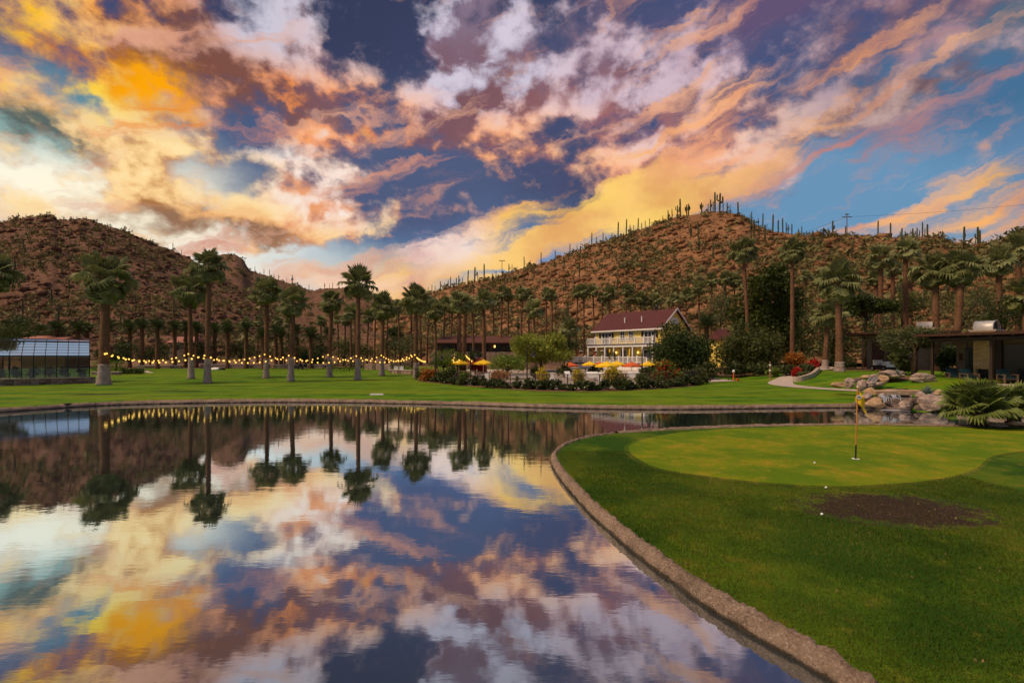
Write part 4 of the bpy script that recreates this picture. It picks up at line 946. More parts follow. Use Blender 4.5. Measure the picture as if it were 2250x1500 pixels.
# power pole and its wires, small pole
p = on_hill(RH, 1861, 0.99); t = thing('power_pole', 'wooden power pole with two crossarms on the right ridge', 'pole', tuple(p)); hh = 50/F*p[1]
MB().tube([(0, 0, -0.5), (0, 0, hh)], [0.16, 0.12], 8).build('post', M['wood'], t)
for z, w in ((hh-0.5, 0.75), (hh-1.4, 1.7)):
    a = MB().box(-w, w, -0.1, 0.1, z-0.1, z+0.1).build('crossarm', M['wood'], t)
    for x in (-w*0.9, -w*0.45, w*0.45, w*0.9): MB().lathe([(0.05, z+0.1), (0.07, z+0.2), (0.03, z+0.3)], 6, (x, 0, 0)).build('insulator', M['black'], a)
top = Vector(p)+Vector((0, 0, hh-1.3))
for lab, e in (('thin power line running right from the pole into the sky', (190, 150, top.z+1.0)), ('thin power line sagging left from the pole behind the ridge', (80, 330, top.z-6))):
    e = Vector(e); pts = [top.lerp(e, k/20)-Vector((0, 0, 4*1.2*(k/20)*(1-k/20))) for k in range(21)]
    tag(MB().tube(pts, 0.035, 4).build('power_line', M['cable']), lab, 'wire')
p = on_hill(RH, 1103, 0.99); t = thing('lamp_pole', 'small T-shaped pole on the low end of the right ridge', 'pole', tuple(p))
MB().tube([(0, 0, -0.3), (0, 0, 7.5)], 0.13, 6).build('post', M['wood'], t); MB().box(-1.6, 1.6, -0.12, 0.12, 7.3, 7.6).build('crossarm', M['wood'], t)

# ------------------------------------------------------------------ festoon lights
BULB = MB().lathe([(0.01, 0.10), (0.045, 0.09), (0.08, 0.04), (0.085, 0.0), (0.068, -0.05), (0.025, -0.085)], 8).mesh('bulb', M['bulb'], True)
SOCK = MB().lathe([(0.035, 0.0), (0.035, 0.10)], 6).mesh('socket', M['cable'])
def festoon(ends, label, sag=0.75, step=0.40):
    t = thing('string_light', label, 'string light', ends[0], 0, 'strings of lit bulbs'); o = Vector(ends[0]); cab = []
    for a, b in zip(ends[:-1], ends[1:]):
        a, b = Vector(a), Vector(b); L = (b-a).length; n = max(2, int(L/step))
        for k in range(n+1):
            s = k/n; cab.append(a.lerp(b, s)-Vector((0, 0, 4*sag*s*(1-s)))-o)
    MB().tube(cab, 0.012, 4).build('cable', M['cable'], t)
    for k, q in enumerate(cab):
        if random.random() < 0.06: continue
        bl = link('bulb', BULB, t, q-Vector((0, 0, 0.16))); link('socket', SOCK, bl, (0, 0, 0.08))
    return t
def att(px, Y, z=3.5): return (float(PX(px, Y)), Y-0.5, z)
festoon([att(240, 47.5, 3.6), att(456, 50, 3.45), att(639, 53, 3.45), att(786, 55.5, 3.4), att(905, 59.5, 3.5)], 'lower string of glowing bulbs looping between the front row of lawn palms', 0.78, 0.56)
festoon([att(244, 47.6, 3.65), att(420, 57.6, 3.65), att(586, 58.5, 3.6), att(724, 61, 3.55), att(840, 64.5, 3.5), att(913, 59.5, 3.55)], 'upper string of glowing bulbs looping between the back row of lawn palms', 0.78, 0.56)
festoon([att(918, 59, 3.2), att(936, 56, 2.75)], 'short string of bulbs falling from the end palm towards the orange flowers', 0.1, 0.3)
festoon([att(1000, 61, 3.55), att(994, 59.5, 2.9), att(1010, 59.5, 2.9)], 'curl of glowing bulbs hanging on the twin palm trunks by the pool', 0.25, 0.2)
festoon([att(1024, 61, 3.5), att(1037, 59, 2.8)], 'short string of bulbs right of the twin palm trunks', 0.05, 0.35)

# ------------------------------------------------------------------ yellow house
def frame_of(name, label, cat, A, u):
    return thing(name, label, cat, A, math.atan2(u[1], u[0]))
A = (float(PX(1308, 88)), 88.0, 0.0)
H = frame_of('yellow_house', 'yellow two-storey house with maroon gable roof and white porches', 'house', A, (0.64, -0.768))
Lh, Dh, Z0, Z1, Z2, ZE, ZR = 13.6, 8.0, 0.8, 2.1, 5.3, 8.15, 11.2
w = MB(); w.box(0, Lh, 0, Dh, Z0, ZE-0.02)
w.add([(Lh, 0, ZE-0.02), (Lh, Dh, ZE-0.02), (Lh, Dh/2, ZR-0.15)], [(0, 1, 2)]); w.add([(0, 0, ZE-0.02), (0, Dh, ZE-0.02), (0, Dh/2, ZR-0.15)], [(2, 1, 0)])
w.build('wall', M['yellow_wall'], H)
for k in range(1, 15): MB().box(0.0, Lh, -0.025, 0.0, Z2+k*0.19, Z2+k*0.19+0.02).build('clapboard', M['yellow_wall'], H)
ov = 0.55
rf = MB(); s = (ZR-ZE)/(Dh/2)
rf.add([(-ov, -ov, ZE-s*ov), (Lh+ov, -ov, ZE-s*ov), (Lh+ov, Dh/2, ZR), (-ov, Dh/2, ZR), (Lh+ov, Dh+ov, ZE-s*ov), (-ov, Dh+ov, ZE-s*ov),
        (-ov, -ov, ZE-s*ov-0.16), (Lh+ov, -ov, ZE-s*ov-0.16), (Lh+ov, Dh/2, ZR-0.16), (-ov, Dh/2, ZR-0.16), (Lh+ov, Dh+ov, ZE-s*ov-0.16), (-ov, Dh+ov, ZE-s*ov-0.16)],
       [(0, 1, 2, 3), (3, 2, 4, 5), (6, 9, 8, 7), (9, 11, 10, 8), (0, 6, 7, 1), (5, 4, 10, 11), (1, 7, 8, 2), (2, 8, 10, 4), (0, 3, 9, 6), (3, 5, 11, 9)])
roof = rf.build('roof', M['roof_red'], H)
for x in (5.6, 9.1):
    z = ZE+s*1.3; v = MB().lathe([(0.10, z-0.2), (0.10, z+0.75), (0.15, z+0.76), (0.15, z+0.86)], 8, (x, 1.3, 0)).build('vent_pipe', M['white'], roof)
MB().lathe([(0.22, ZR-0.4), (0.22, ZR+0.5), (0.35, ZR+0.55), (0.1, ZR+0.9)], 8, (10.2, Dh/2, 0)).build('chimney', M['black'], roof)
MB().box(-ov, Lh+ov, -ov-0.07, -ov-0.01, ZE-s*ov-0.2, ZE-s*ov+0.03).build('fascia', M['white'], H)
for y0, z0, y1, z1 in ((-ov, ZE-s*ov, Dh/2, ZR), (Dh+ov, ZE-s*ov, Dh/2, ZR)):
    a = [(Lh+ov+0.01, y0, z0-0.26), (Lh+ov+0.01, y0, z0+0.04), (Lh+ov+0.01, y1, z1+0.04), (Lh+ov+0.01, y1, z1-0.26)]
    b2 = [(q[0]+0.07, q[1], q[2]) for q in a]
    MB().add(a+b2, [(0, 1, 2, 3), (7, 6, 5, 4), (0, 4, 5, 1), (2, 6, 7, 3), (1, 5, 6, 2), (0, 3, 7, 4)]).build('bargeboard', M['white'], H)
MB().box(0.0, 0.18, -0.05, -0.001, Z2, ZE-0.3).build('corner_board', M['white'], H)
MB().box(Lh+0.001, Lh+0.05, 2.9, 5.1, ZE+0.3, ZE+1.5).build('gable_vent', M['white'], H)
def window(par, x0, x1, z0, z1, y=0.0, cols=2, rows=2, name='window'):
    wn = MB().box(x0, x1, y-0.05, y-0.02, z0, z1).build(name, M['dark_glass'], par)
    f = MB(); q = 0.10
    f.box(x0-q, x1+q, y-0.10, y-0.051, z1, z1+q); f.box(x0-q, x1+q, y-0.12, y-0.051, z0-q, z0); f.box(x0-q, x0, y-0.10, y-0.051, z0, z1); f.box(x1, x1+q, y-0.10, y-0.051, z0, z1)
    for k in range(1, cols): xx = x0+(x1-x0)*k/cols; f.box(xx-0.04, xx+0.04, y-0.09, y-0.053, z0, z1)
    for k in range(1, rows): zz = z0+(z1-z0)*k/rows; f.box(x0, x1, y-0.085, y-0.055, zz-0.03, zz+0.03)
    f.build('frame', M['white'], wn); return wn
window(H, 1.6, 3.7, Z2+0.1, Z2+2.0, cols=3, rows=1, name='sliding_door'); window(H, 5.7, 6.5, Z2+0.75, Z2+2.15); window(H, 7.5, 8.3, Z2+0.75, Z2+2.15); window(H, 10.6, 12.6, Z2+0.1, Z2+2.0, cols=3, rows=1, name='sliding_door')
for x in (1.25, 4.05, 10.25, 12.95): MB().lathe([(0.02, Z2+1.0), (0.20, Z2+1.25), (0.12, Z2+1.55), (0.22, Z2+1.8), (0.03, Z2+2.1)], 8, (x, -0.2, 0)).build('wall_ornament', M['black_shutter'], H)
window(H, 2.2, 3.2, Z1+0.8, Z1+2.2, cols=2, rows=2); window(H, 5.8, 6.8, Z1+0.1, Z1+2.2, cols=1, rows=1, name='door'); window(H, 7.6, 8.4, Z1+0.1, Z1+2.2, cols=2, rows=1, name='door'); window(H, 10.5, 11.7, Z1+0.8, Z1+2.2, cols=2, rows=2)
def railing(par, pts, z, h=1.0, bay=1.75, name='railing'):
    rr = thing(name, '', '') if False else None
    for a, b in zip(pts[:-1], pts[1:]):
        a, b = Vector((*a, 0)), Vector((*b, 0)); L = (b-a).length; n = max(1, round(L/bay)); d = (b-a)/n
        for k in range(n+1):
            q = a+d*k; MB().box(q.x-0.09, q.x+0.09, q.y-0.09, q.y+0.09, z, z+h+0.12).lathe([(0.15, z+h+0.12), (0.15, z+h+0.18), (0.03, z+h+0.27)], 4, (q.x, q.y, 0)).build('rail_post', M['white'], par)
        for k in range(n):
            q0, q1 = a+d*k, a+d*(k+1); bm_ = MB(); dn = d.normalized(); m = int(d.length/0.17)
            bm_.tube([q0+Vector((0, 0, z+h)), q1+Vector((0, 0, z+h))], 0.055, 4); bm_.tube([q0+Vector((0, 0, z+0.12)), q1+Vector((0, 0, z+0.12))], 0.045, 4)
            for i in range(1, m):
                q = q0+d*(i/m); bm_.tube([q+Vector((0, 0, z+0.12)), q+Vector((0, 0, z+h))], 0.042, 4, False)
            bm_.build('balustrade', M['white'], par)
u2 = MB().box(-0.15, Lh, -2.25, -0.02, Z2-0.14, Z2).build('upper_deck', M['deck_edge'], H)
MB().box(-0.1, Lh, -2.15, -0.03, Z2-0.50, Z2-0.145).build('porch_beam', M['white'], H)
railing(H, [(-0.05, -0.1), (-0.05, -2.12), (Lh, -2.12)], Z2)
for k in range(8): x = 0.05+k*1.92; MB().box(x-0.11, x+0.11, -2.1, -1.88, Z1, Z2-0.5).build('porch_post', M['white'], H)
MB().box(-2.6, Lh, -3.9, -0.03, Z1-0.16, Z1).build('lower_deck', M['deck_edge'], H)
MB().box(-2.5, Lh, -3.8, -3.5, 0.3, Z1-0.165).box(-2.5, -2.2, -3.49, -0.1, 0.3, Z1-0.165).build('deck_skirt', M['white'], H)
railing(H, [(-2.5, -0.1), (-2.5, -3.78), (Lh, -3.78)], Z1)
MB().add([(-2.7, -3.8, Z1+1.0), (-2.7, -3.7, Z1+1.0), (-5.0, -3.7, 0.9), (-5.0, -3.8, 0.9), (-2.7, -3.8, Z1+0.85), (-2.7, -3.7, Z1+0.85), (-5.0, -3.7, 0.75), (-5.0, -3.8, 0.75)], [(0, 1, 2, 3), (7, 6, 5, 4), (0, 3, 7, 4), (1, 5, 6, 2), (0, 4, 5, 1), (3, 2, 6, 7)]).build('stair_rail', M['white'], H)
for x in (9.4, 4.9): MB().lathe([(0.02, Z1+1.95), (0.12, Z1+1.9), (0.12, Z1+1.65), (0.03, Z1+1.6)], 8, (x, -0.25, 0)).build('porch_lamp', M['bulb_dim'], H)
HM = Matrix.Translation(A) @ Matrix.Rotation(math.atan2(-0.768, 0.64), 4, 'Z')
def hl(x, y, z): return tuple(HM @ Vector((x, y, z)))
def umbrella(loc, r, h, mk, label, closed=False, group=None, rot=0.3):
    t = thing('patio_umbrella', label, 'umbrella', loc, rot, group)
    MB().tube([(0, 0, 0), (0, 0, h+0.1)], 0.035, 6).build('pole', M['white'], t)
    MB().lathe([(0.30, 0), (0.30, 0.06), (0.06, 0.10), (0.05, 0.3)], 10).build('base', M['black'], t)
    c = MB()
    if closed:
        c.lathe([(0.05, h), (0.13, h-0.3), (0.16, h-0.9), (0.20, h-1.45), (0.12, h-1.5)], 10)
        c.build('canopy', M[mk], t, True)
    else:
        n = 8; apex = (0, 0, h)
        for k in range(n):
            a0, a1 = 2*PI*k/n, 2*PI*(k+1)/n; am = (a0+a1)/2; z = h-0.36*r
            p0, p1 = (r*math.cos(a0), r*math.sin(a0), z), (r*math.cos(a1), r*math.sin(a1), z); pm = (r*0.90*math.cos(am), r*0.90*math.sin(am), z+0.02)
            h0, h1 = (0.5*r*math.cos(a0), 0.5*r*math.sin(a0), h-0.15*r), (0.5*r*math.cos(a1), 0.5*r*math.sin(a1), h-0.15*r)
            MB().add([apex, h0, h1, p0, pm, p1, (p0[0], p0[1], z-0.18), (pm[0], pm[1], z-0.16), (p1[0], p1[1], z-0.18)], [(0, 1, 2), (1, 3, 4), (1, 4, 2), (2, 4, 5), (3, 6, 7, 4), (4, 7, 8, 5)]).build('canopy_panel', M[mk], t)
            MB().tube([(0, 0, h-0.35*r), (0.55*r*math.cos(a0), 0.55*r*math.sin(a0), h-0.21*r)], 0.012, 4).build('rib', M['white'], t)
        MB().lathe([(0.10, h-0.02), (0.06, h+0.06), (0.02, h+0.12)], 8).build('finial', M[mk], t)
    return t
for x, mk, lab in ((-1.6, 'canvas_orange', 'closed red umbrella at the left end of the lower porch'), (2.6, 'canvas_orange', 'closed orange umbrella by the second porch post'), (5.7, 'canvas_yellow', 'closed yellow umbrella by the middle porch post'), (9.8, 'canvas_yellow', 'closed yellow umbrella near the tree on the porch')):
    umbrella(hl(x, -3.0, Z1), 1.2, 2.35, mk, lab, True, 'closed porch umbrellas')
for x, lab in ((0.1, 'steel patio heater with flat hood at the left of the porch'), (3.6, 'steel patio heater between porch posts'), (5.0, 'steel patio heater beside the yellow closed umbrella')):
    t = thing('patio_heater', lab, 'heater', hl(x-0.8, -3.1, Z1)); MB().lathe([(0.25, 0), (0.25, 0.7), (0.05, 0.75), (0.04, 1.8)], 8).build('post', M['galv'], t); MB().lathe([(0.12, 1.8), (0.13, 2.0)], 8).build('burner', M['black'], t); MB().lathe([(0.42, 2.02), (0.30, 2.12), (0.03, 2.2)], 12).build('hood', M['galv'], t)
for x, lab in ((6.2, 'dark potted plant trailing over the porch railing'), (7.2, 'dark potted plant standing taller on the porch railing')):
    q = hl(x, -3.78, Z1+1.13 if x < 7 else Z1+1.13); t = thing('potted_plant', lab, 'plant', q); MB().lathe([(0.16, 0), (0.22, 0.28), (0.20, 0.28)], 8).build('pot', M['black'], t)
    V, Fc, T = leaf_cloud([(0, 0, 0.45, 0.3, 0.3, 0.3), (0.05, -0.25, -0.1, 0.22, 0.16, 0.5)], 260, 0.07, 5); link('foliage', np_mesh('foliage', V, Fc, M['bush_dark'], False, T), t)

# ------------------------------------------------------------------ long brown-roofed building, small roofs far off
Yb = 96.0; xa, xb = PX(958, Yb), PX(1262, Yb); B = thing('lodge_building', 'long low building with brown tiled roof and lit wall lamps behind palms', 'building', (xa, Yb, 0)); Wb = xb-xa
MB().box(-1, Wb, 0.3, 8, 1.0, 4.1).build('terrace_wall', M['stone_wall'], B)
MB().box(0, Wb-0.5, 2.5, 8, 4.1, 6.3).build('wall', M['tan_wall'], B)
MB().add([(-0.8, 0.2, 6.0), (Wb, 0.2, 6.0), (Wb, 5.5, 7.5), (0.6, 5.5, 7.5), (Wb, 9, 6.2), (-0.8, 9, 6.2), (-0.8, 0.2, 5.8), (Wb, 0.2, 5.8), (Wb, 9, 6.0), (-0.8, 9, 6.0)], [(0, 1, 2, 3), (3, 2, 4, 5), (0, 6, 7, 1), (6, 9, 8, 7), (0, 3, 5), (0, 5, 9, 6), (1, 7, 8, 4), (1, 4, 2), (5, 4, 8, 9)]).build('roof', M['roof_brown'], B)
for k in range(11): x = 0.3+k*2.6; MB().box(x-0.12, x+0.12, 0.6, 0.84, 4.1, 5.85).build('post', M['dark_steel'], B)
for k in range(10):
    x = 1.0+k*2.6; wn = MB().box(x, x+1.5, 2.40, 2.46, 4.2, 5.9).build('window', M['dark_glass'], B); MB().box(x-0.08, x, 2.38, 2.47, 4.2, 5.9).box(x+1.5, x+1.58, 2.38, 2.47, 4.2, 5.9).box(x+0.71, x+0.79, 2.37, 2.39, 4.2, 5.9).build('frame', M['door_brown'], wn)
for px in (1038, 1086): MB().lathe([(0.05, 5.0), (0.16, 5.1), (0.16, 5.4), (0.05, 5.5)], 8, (PX(px, Yb)-xa, 2.25, 0)).build('wall_lamp', M['bulb_dim'], B)
for (px0, px1, Yq, z0, z1, z2, lab, wk, rk) in ((372, 425, 104, 3.2, 6.2, 7.6, 'small pale house with dull red roof among the date palms', 'cream_wall', 'roof_terra'), (46, 142, 84, 3.0, 6.2, 6.9, 'long pink-red roof just above the greenhouse ridge', 'tan_wall', 'roof_terra'), (1586, 1616, 80, 1.0, 6.0, 7.9, 'yellow house wing with red roof half hidden right of the dark tree', 'yellow_wall', 'roof_red')):
    x0, x1 = PX(px0, Yq), PX(px1, Yq); t = thing('small_house', lab, 'house', (x0, Yq, 0)); W2 = x1-x0
    MB().box(0, W2, 0, 5, z0-2, z1).build('wall', M[wk], t)
    MB().add([(-0.5, -0.5, z1), (W2+0.5, -0.5, z1), (W2+0.5, 5.5, z1), (-0.5, 5.5, z1), (0.3, 2.5, z2), (W2-0.3, 2.5, z2)], [(0, 1, 5, 4), (1, 2, 5), (2, 3, 4, 5), (3, 0, 4), (0, 3, 2, 1)]).build('roof', M[rk], t)
    for k in range(2): x = W2*(0.25+0.4*k); wn = MB().box(x, x+W2*0.15, -0.06, -0.01, z1-1.5, z1-0.4).build('window', M['dark_glass'], t); MB().box(x-0.06, x+W2*0.15+0.06, -0.08, -0.061, z1-0.4, z1-0.3).build('frame', M['white'], wn)

# ------------------------------------------------------------------ greenhouse
GA = (-49.6, 45.3, 0.0); U = (0.751, 0.660); GH = frame_of('greenhouse', 'dark-framed glass greenhouse with sloping roof on a stone base', 'greenhouse', GA, U)
BW, NB, gS, gE = 0.83, 9, 1.08, 3.28; GL = BW*NB; SL = ((0.0, gE), (2.2, 4.72)); DP = 4.6
MB().box(-0.05, GL+0.25, -0.12, DP, 0.0, gS-0.10).build('stone_base', M['stone_wall'], GH)
rs = random.Random(2)
xx = 0.0
while xx < GL+0.1:
    wd = rs.uniform(0.28, 0.6); zz = 0.30
    while zz < gS-0.15:
        hh2 = rs.uniform(0.16, 0.26); q = 0.03
        MB().add([(xx+rs.uniform(0, q), -0.15-rs.uniform(0, .05), zz+q), (xx+wd-q, -0.15-rs.uniform(0, .05), zz+rs.uniform(0, q)), (xx+wd-q, -0.14-rs.uniform(0, .05), min(zz+hh2, gS-0.12)-q), (xx+q, -0.14, min(zz+hh2, gS-0.12)-q), (xx-.02, -0.10, zz), (xx+wd, -0.10, zz), (xx+wd, -0.10, zz+hh2), (xx, -0.10, zz+hh2)], [(0, 1, 2, 3), (0, 4, 5, 1), (1, 5, 6, 2), (2, 6, 7, 3), (3, 7, 4, 0)]).build('stone', M[rs.choice(('stone_wall', 'boulder_dark', 'boulder'))], GH); zz += hh2
    xx += wd
MB().box(-0.05, GL+0.35, -0.24, 0.12, gS-0.095, gS).build('sill_cap', M['concrete'], GH)
fr = MB()
for k in range(NB+1):
    x = k*BW; fr.box(x-0.035, x+0.035, -0.04, 0.04, gS, gE); fr.tube([(x, 0, gE), (x, 2.2, 4.72)], 0.03, 4); fr.tube([(x, 2.2, 4.72), (x, 2.75, 4.98)], 0.03, 4)
fr.box(0, GL, -0.05, 0.05, gE-0.06, gE+0.03); fr.box(0, GL, -0.03, 0.03, gS+1.0, gS+1.06); fr.tube([(0, 2.2, 4.74), (GL, 2.2, 4.74)], 0.06, 4); fr.tube([(0, 2.75, 4.99), (GL, 2.75, 4.99)], 0.05, 4)
for k in range(1, 5): y = 2.2*k/5; fr.tube([(0, y, gE+(4.72-gE)*k/5), (GL, y, gE+(4.72-gE)*k/5)], 0.016, 4)
for y in (0, 1.5, 3.0, DP): fr.box(GL-0.04, GL+0.04, y-0.04, y+0.04, gS, gE)
fr.tube([(GL, DP, gE), (GL, 2.75, 4.98)], 0.04, 4)
fr.build('frame', M['gh_frame'], GH)
e = 0.03; slope = (4.72-gE)/2.2
PW = MB().quad((e, 0, e), (BW-e, 0, e), (BW-e, 0, 1.0-e), (e, 0, 1.0-e)).mesh('pane', M['gh_wall']); PW2 = MB().quad((e, 0, 0.06+e), (BW-e, 0, 0.06+e), (BW-e, 0, gE-gS-1.06), (e, 0, gE-gS-1.06)).mesh('pane', M['gh_wall'])
PR = MB().quad((e, 0, 0), (BW-e, 0, 0), (BW-e, 0.425, 0.425*slope), (e, 0.425, 0.425*slope)).mesh('pane', M['gh_roof']); PT = MB().quad((e, 0, 0), (BW-e, 0, 0), (BW-e, 0.53, 0.25), (e, 0.53, 0.25)).mesh('pane', M['gh_roof'])
for k in range(NB):
    link('pane', PW, GH, (k*BW, 0, gS)); link('pane', PW2, GH, (k*BW, 0, gS+1.0)); link('pane', PT, GH, (k*BW, 2.21, 4.735))
    for j in range(5): link('pane', PR, GH, (k*BW, 0.44*j+0.007, gE+0.44*j*slope))
MB().quad((GL, 0, gS), (GL, DP, gS), (GL, DP, gE), (GL, 0, gE)).add([(GL, 0, gE), (GL, DP, gE), (GL, 2.75, 4.95)], [(0, 1, 2)]).build('end_pane', M['gh_wall'], GH)
MB().add([(0, 2.75, 4.98), (GL, 2.75, 4.98), (GL, DP, gE), (0, DP, gE)], [(0, 1, 2, 3)]).build('back_roof', M['gh_roof'], GH)
GM = Matrix.Translation(GA) @ Matrix.Rotation(math.atan2(U[1], U[0]), 4, 'Z')
for k in range(6):
    q = GM @ Vector((0.8+k*1.2, 1.9, gS-0.1)); bush(0, 0, 1.3, 1.3, '%s dark plant from the left inside the greenhouse behind the glass' % nth(k+1), 'bush_dark', 300+k, 'plants inside the greenhouse', 'greenhouse_plant', 260, loc=tuple(q))

# ------------------------------------------------------------------ cottages on the right
def hood(par, x, y, z, L, r, mat):
    c = MB(); n = 12
    for xx in (0, L):
        pass
    vs = []; fs = []
    for i, xx in enumerate((0, L)):
        vs += [(x+xx, y-r, z)]+[(x+xx, y-r*math.cos(PI*k/n), z+0.18*r+r*math.sin(PI*k/n)) for k in range(n+1)]+[(x+xx, y+r, z)]
    m = n+3
    fs = [(k, k+1, m+k+1, m+k) for k in range(m-1)]+[tuple(range(m))]
    h = c.add(vs, fs).build('chimney_hood', M['galv'], par, True)
    h.data.polygons[-1].use_smooth = False
    rim = MB()
    for xx in (0, L): rim.tube([(x+xx, y-r*math.cos(PI*k/n)*1.02, z+0.18*r+r*math.sin(PI*k/n)*1.02) for k in range(n+1)], 0.03, 5)
    rim.build('hood_rim', M['galv'], h); MB().add([(x+L-0.15, y-r*0.95, z+0.02)]+[(x+L-0.15, y-r*0.95*math.cos(PI*k/n), z+0.15*r+r*0.95*math.sin(PI*k/n)) for k in range(n+1)]+[(x+L-0.15, y+r*0.95, z+0.02)], [tuple(range(n+3))]).build('hood_opening', M['black'], h)
    MB().box(x-0.15, x+L+0.2, y-r-0.15, y+r+0.15, z-0.55, z-0.01).build('chimney_stack', M['brick'], par)
    MB().box(x-0.22, x+L+0.27, y-r-0.2, y+r+0.2, z-0.10, z-0.012).build('chimney_cap', M['concrete'], par)
def brick_mat(name):
    m, N, p, o = mat_nodes(name); tc = N.new('ShaderNodeTexCoord').outputs['Object']
    mp = N.mapping(tc, rot=(PI/2, 0, 0)); b = N.new('ShaderNodeTexBrick'); N.put(b.inputs['Vector'], mp); b.inputs['Scale'].default_value = 1.0
    b.inputs['Color1'].default_value = (0.60, 0.42, 0.19, 1); b.inputs['Color2'].default_value = (0.44, 0.29, 0.13, 1); b.inputs['Mortar'].default_value = (0.28, 0.19, 0.10, 1)
    b.inputs['Brick Width'].default_value = 0.38; b.inputs['Row Height'].default_value = 0.14; b.inputs['Mortar Size'].default_value = 0.012
    N.put(p.inputs['Base Color'], b.outputs[0]); p.inputs['Roughness'].default_value = 0.9
    bp = N.new('ShaderNodeBump'); bp.inputs['Strength'].default_value = 0.5; bp.inputs['Distance'].default_value = 0.02; N.put(bp.inputs['Height'], N.math('SUBTRACT', 1.0, b.outputs['Fac'])); N.put(p.inputs['Normal'], bp.outputs[0]); return m
M['block'] = brick_mat('sandstone_blockwork')
zc = 1.25; KU = (0.4226, -0.9063); KR = math.atan2(KU[1], KU[0])
K = thing('stone_chimney_cottage', 'dark flat-roofed cottage with sandstone fireplace and metal chimney hood', 'cottage', (32.76, 37.6, 0), KR)
MB().box(-0.9, 12, -0.9, 7, zc-0.6, zc).build('patio', M['concrete'], K)
rf = MB().box(-0.8, 12, -0.8, 8, 4.76, 4.90).build('roof', M['dark_steel'], K)
MB().box(-0.84, 12, -0.85, -0.801, 4.74, 4.94).box(-0.85, -0.801, -0.80, 8, 4.74, 4.94).build('fascia', M['rust'], K)
MB().box(-0.1, 12, -0.12, 0.12, 4.34, 4.60).build('beam', M['dark_steel'], K)
for k in range(9): MB().box(0.0+k*1.2, 0.09+k*1.2, -0.7, 4.9, 4.61, 4.755).build('rafter', M['dark_steel'], K)
for x in (0, 3.48, 6.96): MB().box(x-0.08, x+0.08, -0.08, 0.08, zc, 4.339).build('post', M['dark_steel'], K)
MB().box(0.25, 12, 3.0, 7.5, zc, 4.60).build('wall', M['tan_wall'], K)
MB().box(0.85, 1.5, 2.91, 2.98, zc+0.05, 3.9).build('glass_door', M['dark_glass'], K); MB().box(3.1, 4.25, 2.91, 2.98, zc+0.05, 4.1).build('glass_door', M['dark_glass'], K)
MB().box(1.52, 2.62, 2.45, 2.9, zc+1.0, 4.60).box(1.52, 1.72, 2.45, 2.9, zc, zc+0.999).box(2.42, 2.62, 2.45, 2.9, zc, zc+0.999).build('fireplace_wall', M['block'], K)
MB().box(1.72, 2.42, 2.8, 2.9, zc, zc+0.999).build('hearth', M['black'], K)
MB().box(2.66, 3.05, 2.7, 2.99, zc, 4.60).build('wood_column', M['dark_steel'], K)
MB().lathe([(0.06, 2.9), (0.11, 3.0), (0.11, 3.35), (0.06, 3.45)], 8, (0.55, 2.9, 0)).build('wall_sconce', M['rust'], K)
hood(rf, 1.45, 3.2, 5.25, 1.15, 0.58, None)
for k in range(3):
    MB().box(0.05, 0.6, -0.07, 0.07, 0, 0.015).build('fan_blade', M['black'], K, loc=(1.6, 1.3, 3.75), rot=(0.1, 0, k*2.09))
MB().tube([(1.6, 1.3, 3.7), (1.6, 1.3, 4.60)], 0.04, 6).build('fan_rod', M['black'], K)
KM = Matrix.Translation(K.location) @ Matrix.Rotation(KR, 4, 'Z')
def armchair(loc, rz, label):
    t = thing('patio_chair', label, 'chair', loc, rz, 'teal cushioned patio chairs')
    for x in (-0.38, 0.38):
        for y in (-0.36, 0.36): MB().box(x-0.04, x+0.04, y-0.04, y+0.04, 0, 0.62).build('leg', M['wood'], t)
        MB().box(x-0.06, x+0.06, -0.42, 0.42, 0.621, 0.67).build('armrest', M['wood'], t)
    MB().box(-0.33, 0.33, -0.36, 0.34, 0.30, 0.36).build('seat_frame', M['wood'], t); MB().box(-0.32, 0.32, -0.38, 0.30, 0.362, 0.50).build('seat_cushion', M['teal'], t)
    MB().add([(-0.33, 0.24, 0.502), (0.33, 0.24, 0.502), (0.33, 0.42, 1.05), (-0.33, 0.42, 1.05), (-0.33, 0.38, 0.502), (0.33, 0.38, 0.502), (0.33, 0.54, 1.02), (-0.33, 0.54, 1.02)], [(0, 1, 2, 3), (7, 6, 5, 4), (0, 4, 5, 1), (1, 5, 6, 2), (2, 6, 7, 3), (3, 7, 4, 0)]).build('back_cushion', M['teal'], t)
for x, y, rz, lab in ((0.75, 1.4, 0.7, 'teal cushioned patio chair left of the fireplace'), (1.9, 0.9, 1.0, 'teal cushioned patio chair in front of the fireplace'), (3.9, 1.2, 0.9, 'teal cushioned patio chair before the dark glass door')):
    armchair(tuple(KM @ Vector((x, y, zc))), KR+rz, lab)
z2 = float(gz(PX(1900, 56), 56)); K2 = thing('far_cottage', 'dark flat-roofed far cottage with brown door behind the mesquite', 'cottage', (PX(1880, 57), 57.0, 0), math.radians(-38))
MB().box(-0.9, 9, -1.6, 5, 5.72, 5.9).build('roof', M['dark_steel'], K2); MB().box(-0.92, 9, -1.64, -1.602, 5.76, 5.94).build('fascia', M['rust'], K2)
MB().box(1.0, 9, 2.0, 5, z2-0.2, 5.71).build('wall', M['cream_wall'], K2)
dr = MB().box(1.5, 3.2, 1.93, 1.98, z2, 5.0).build('door', M['door_brown'], K2); MB().box(3.0, 3.1, 1.88, 1.929, z2+1.0, z2+1.15).build('handle', M['black'], dr)
for x in (0.7, 2.8): MB().box(x-0.08, x+0.08, -1.3, -1.14, z2, 5.71).build('post', M['dark_steel'], K2)
hood(K2, 5.6, 1.5, 6.45, 1.3, 0.55, None)
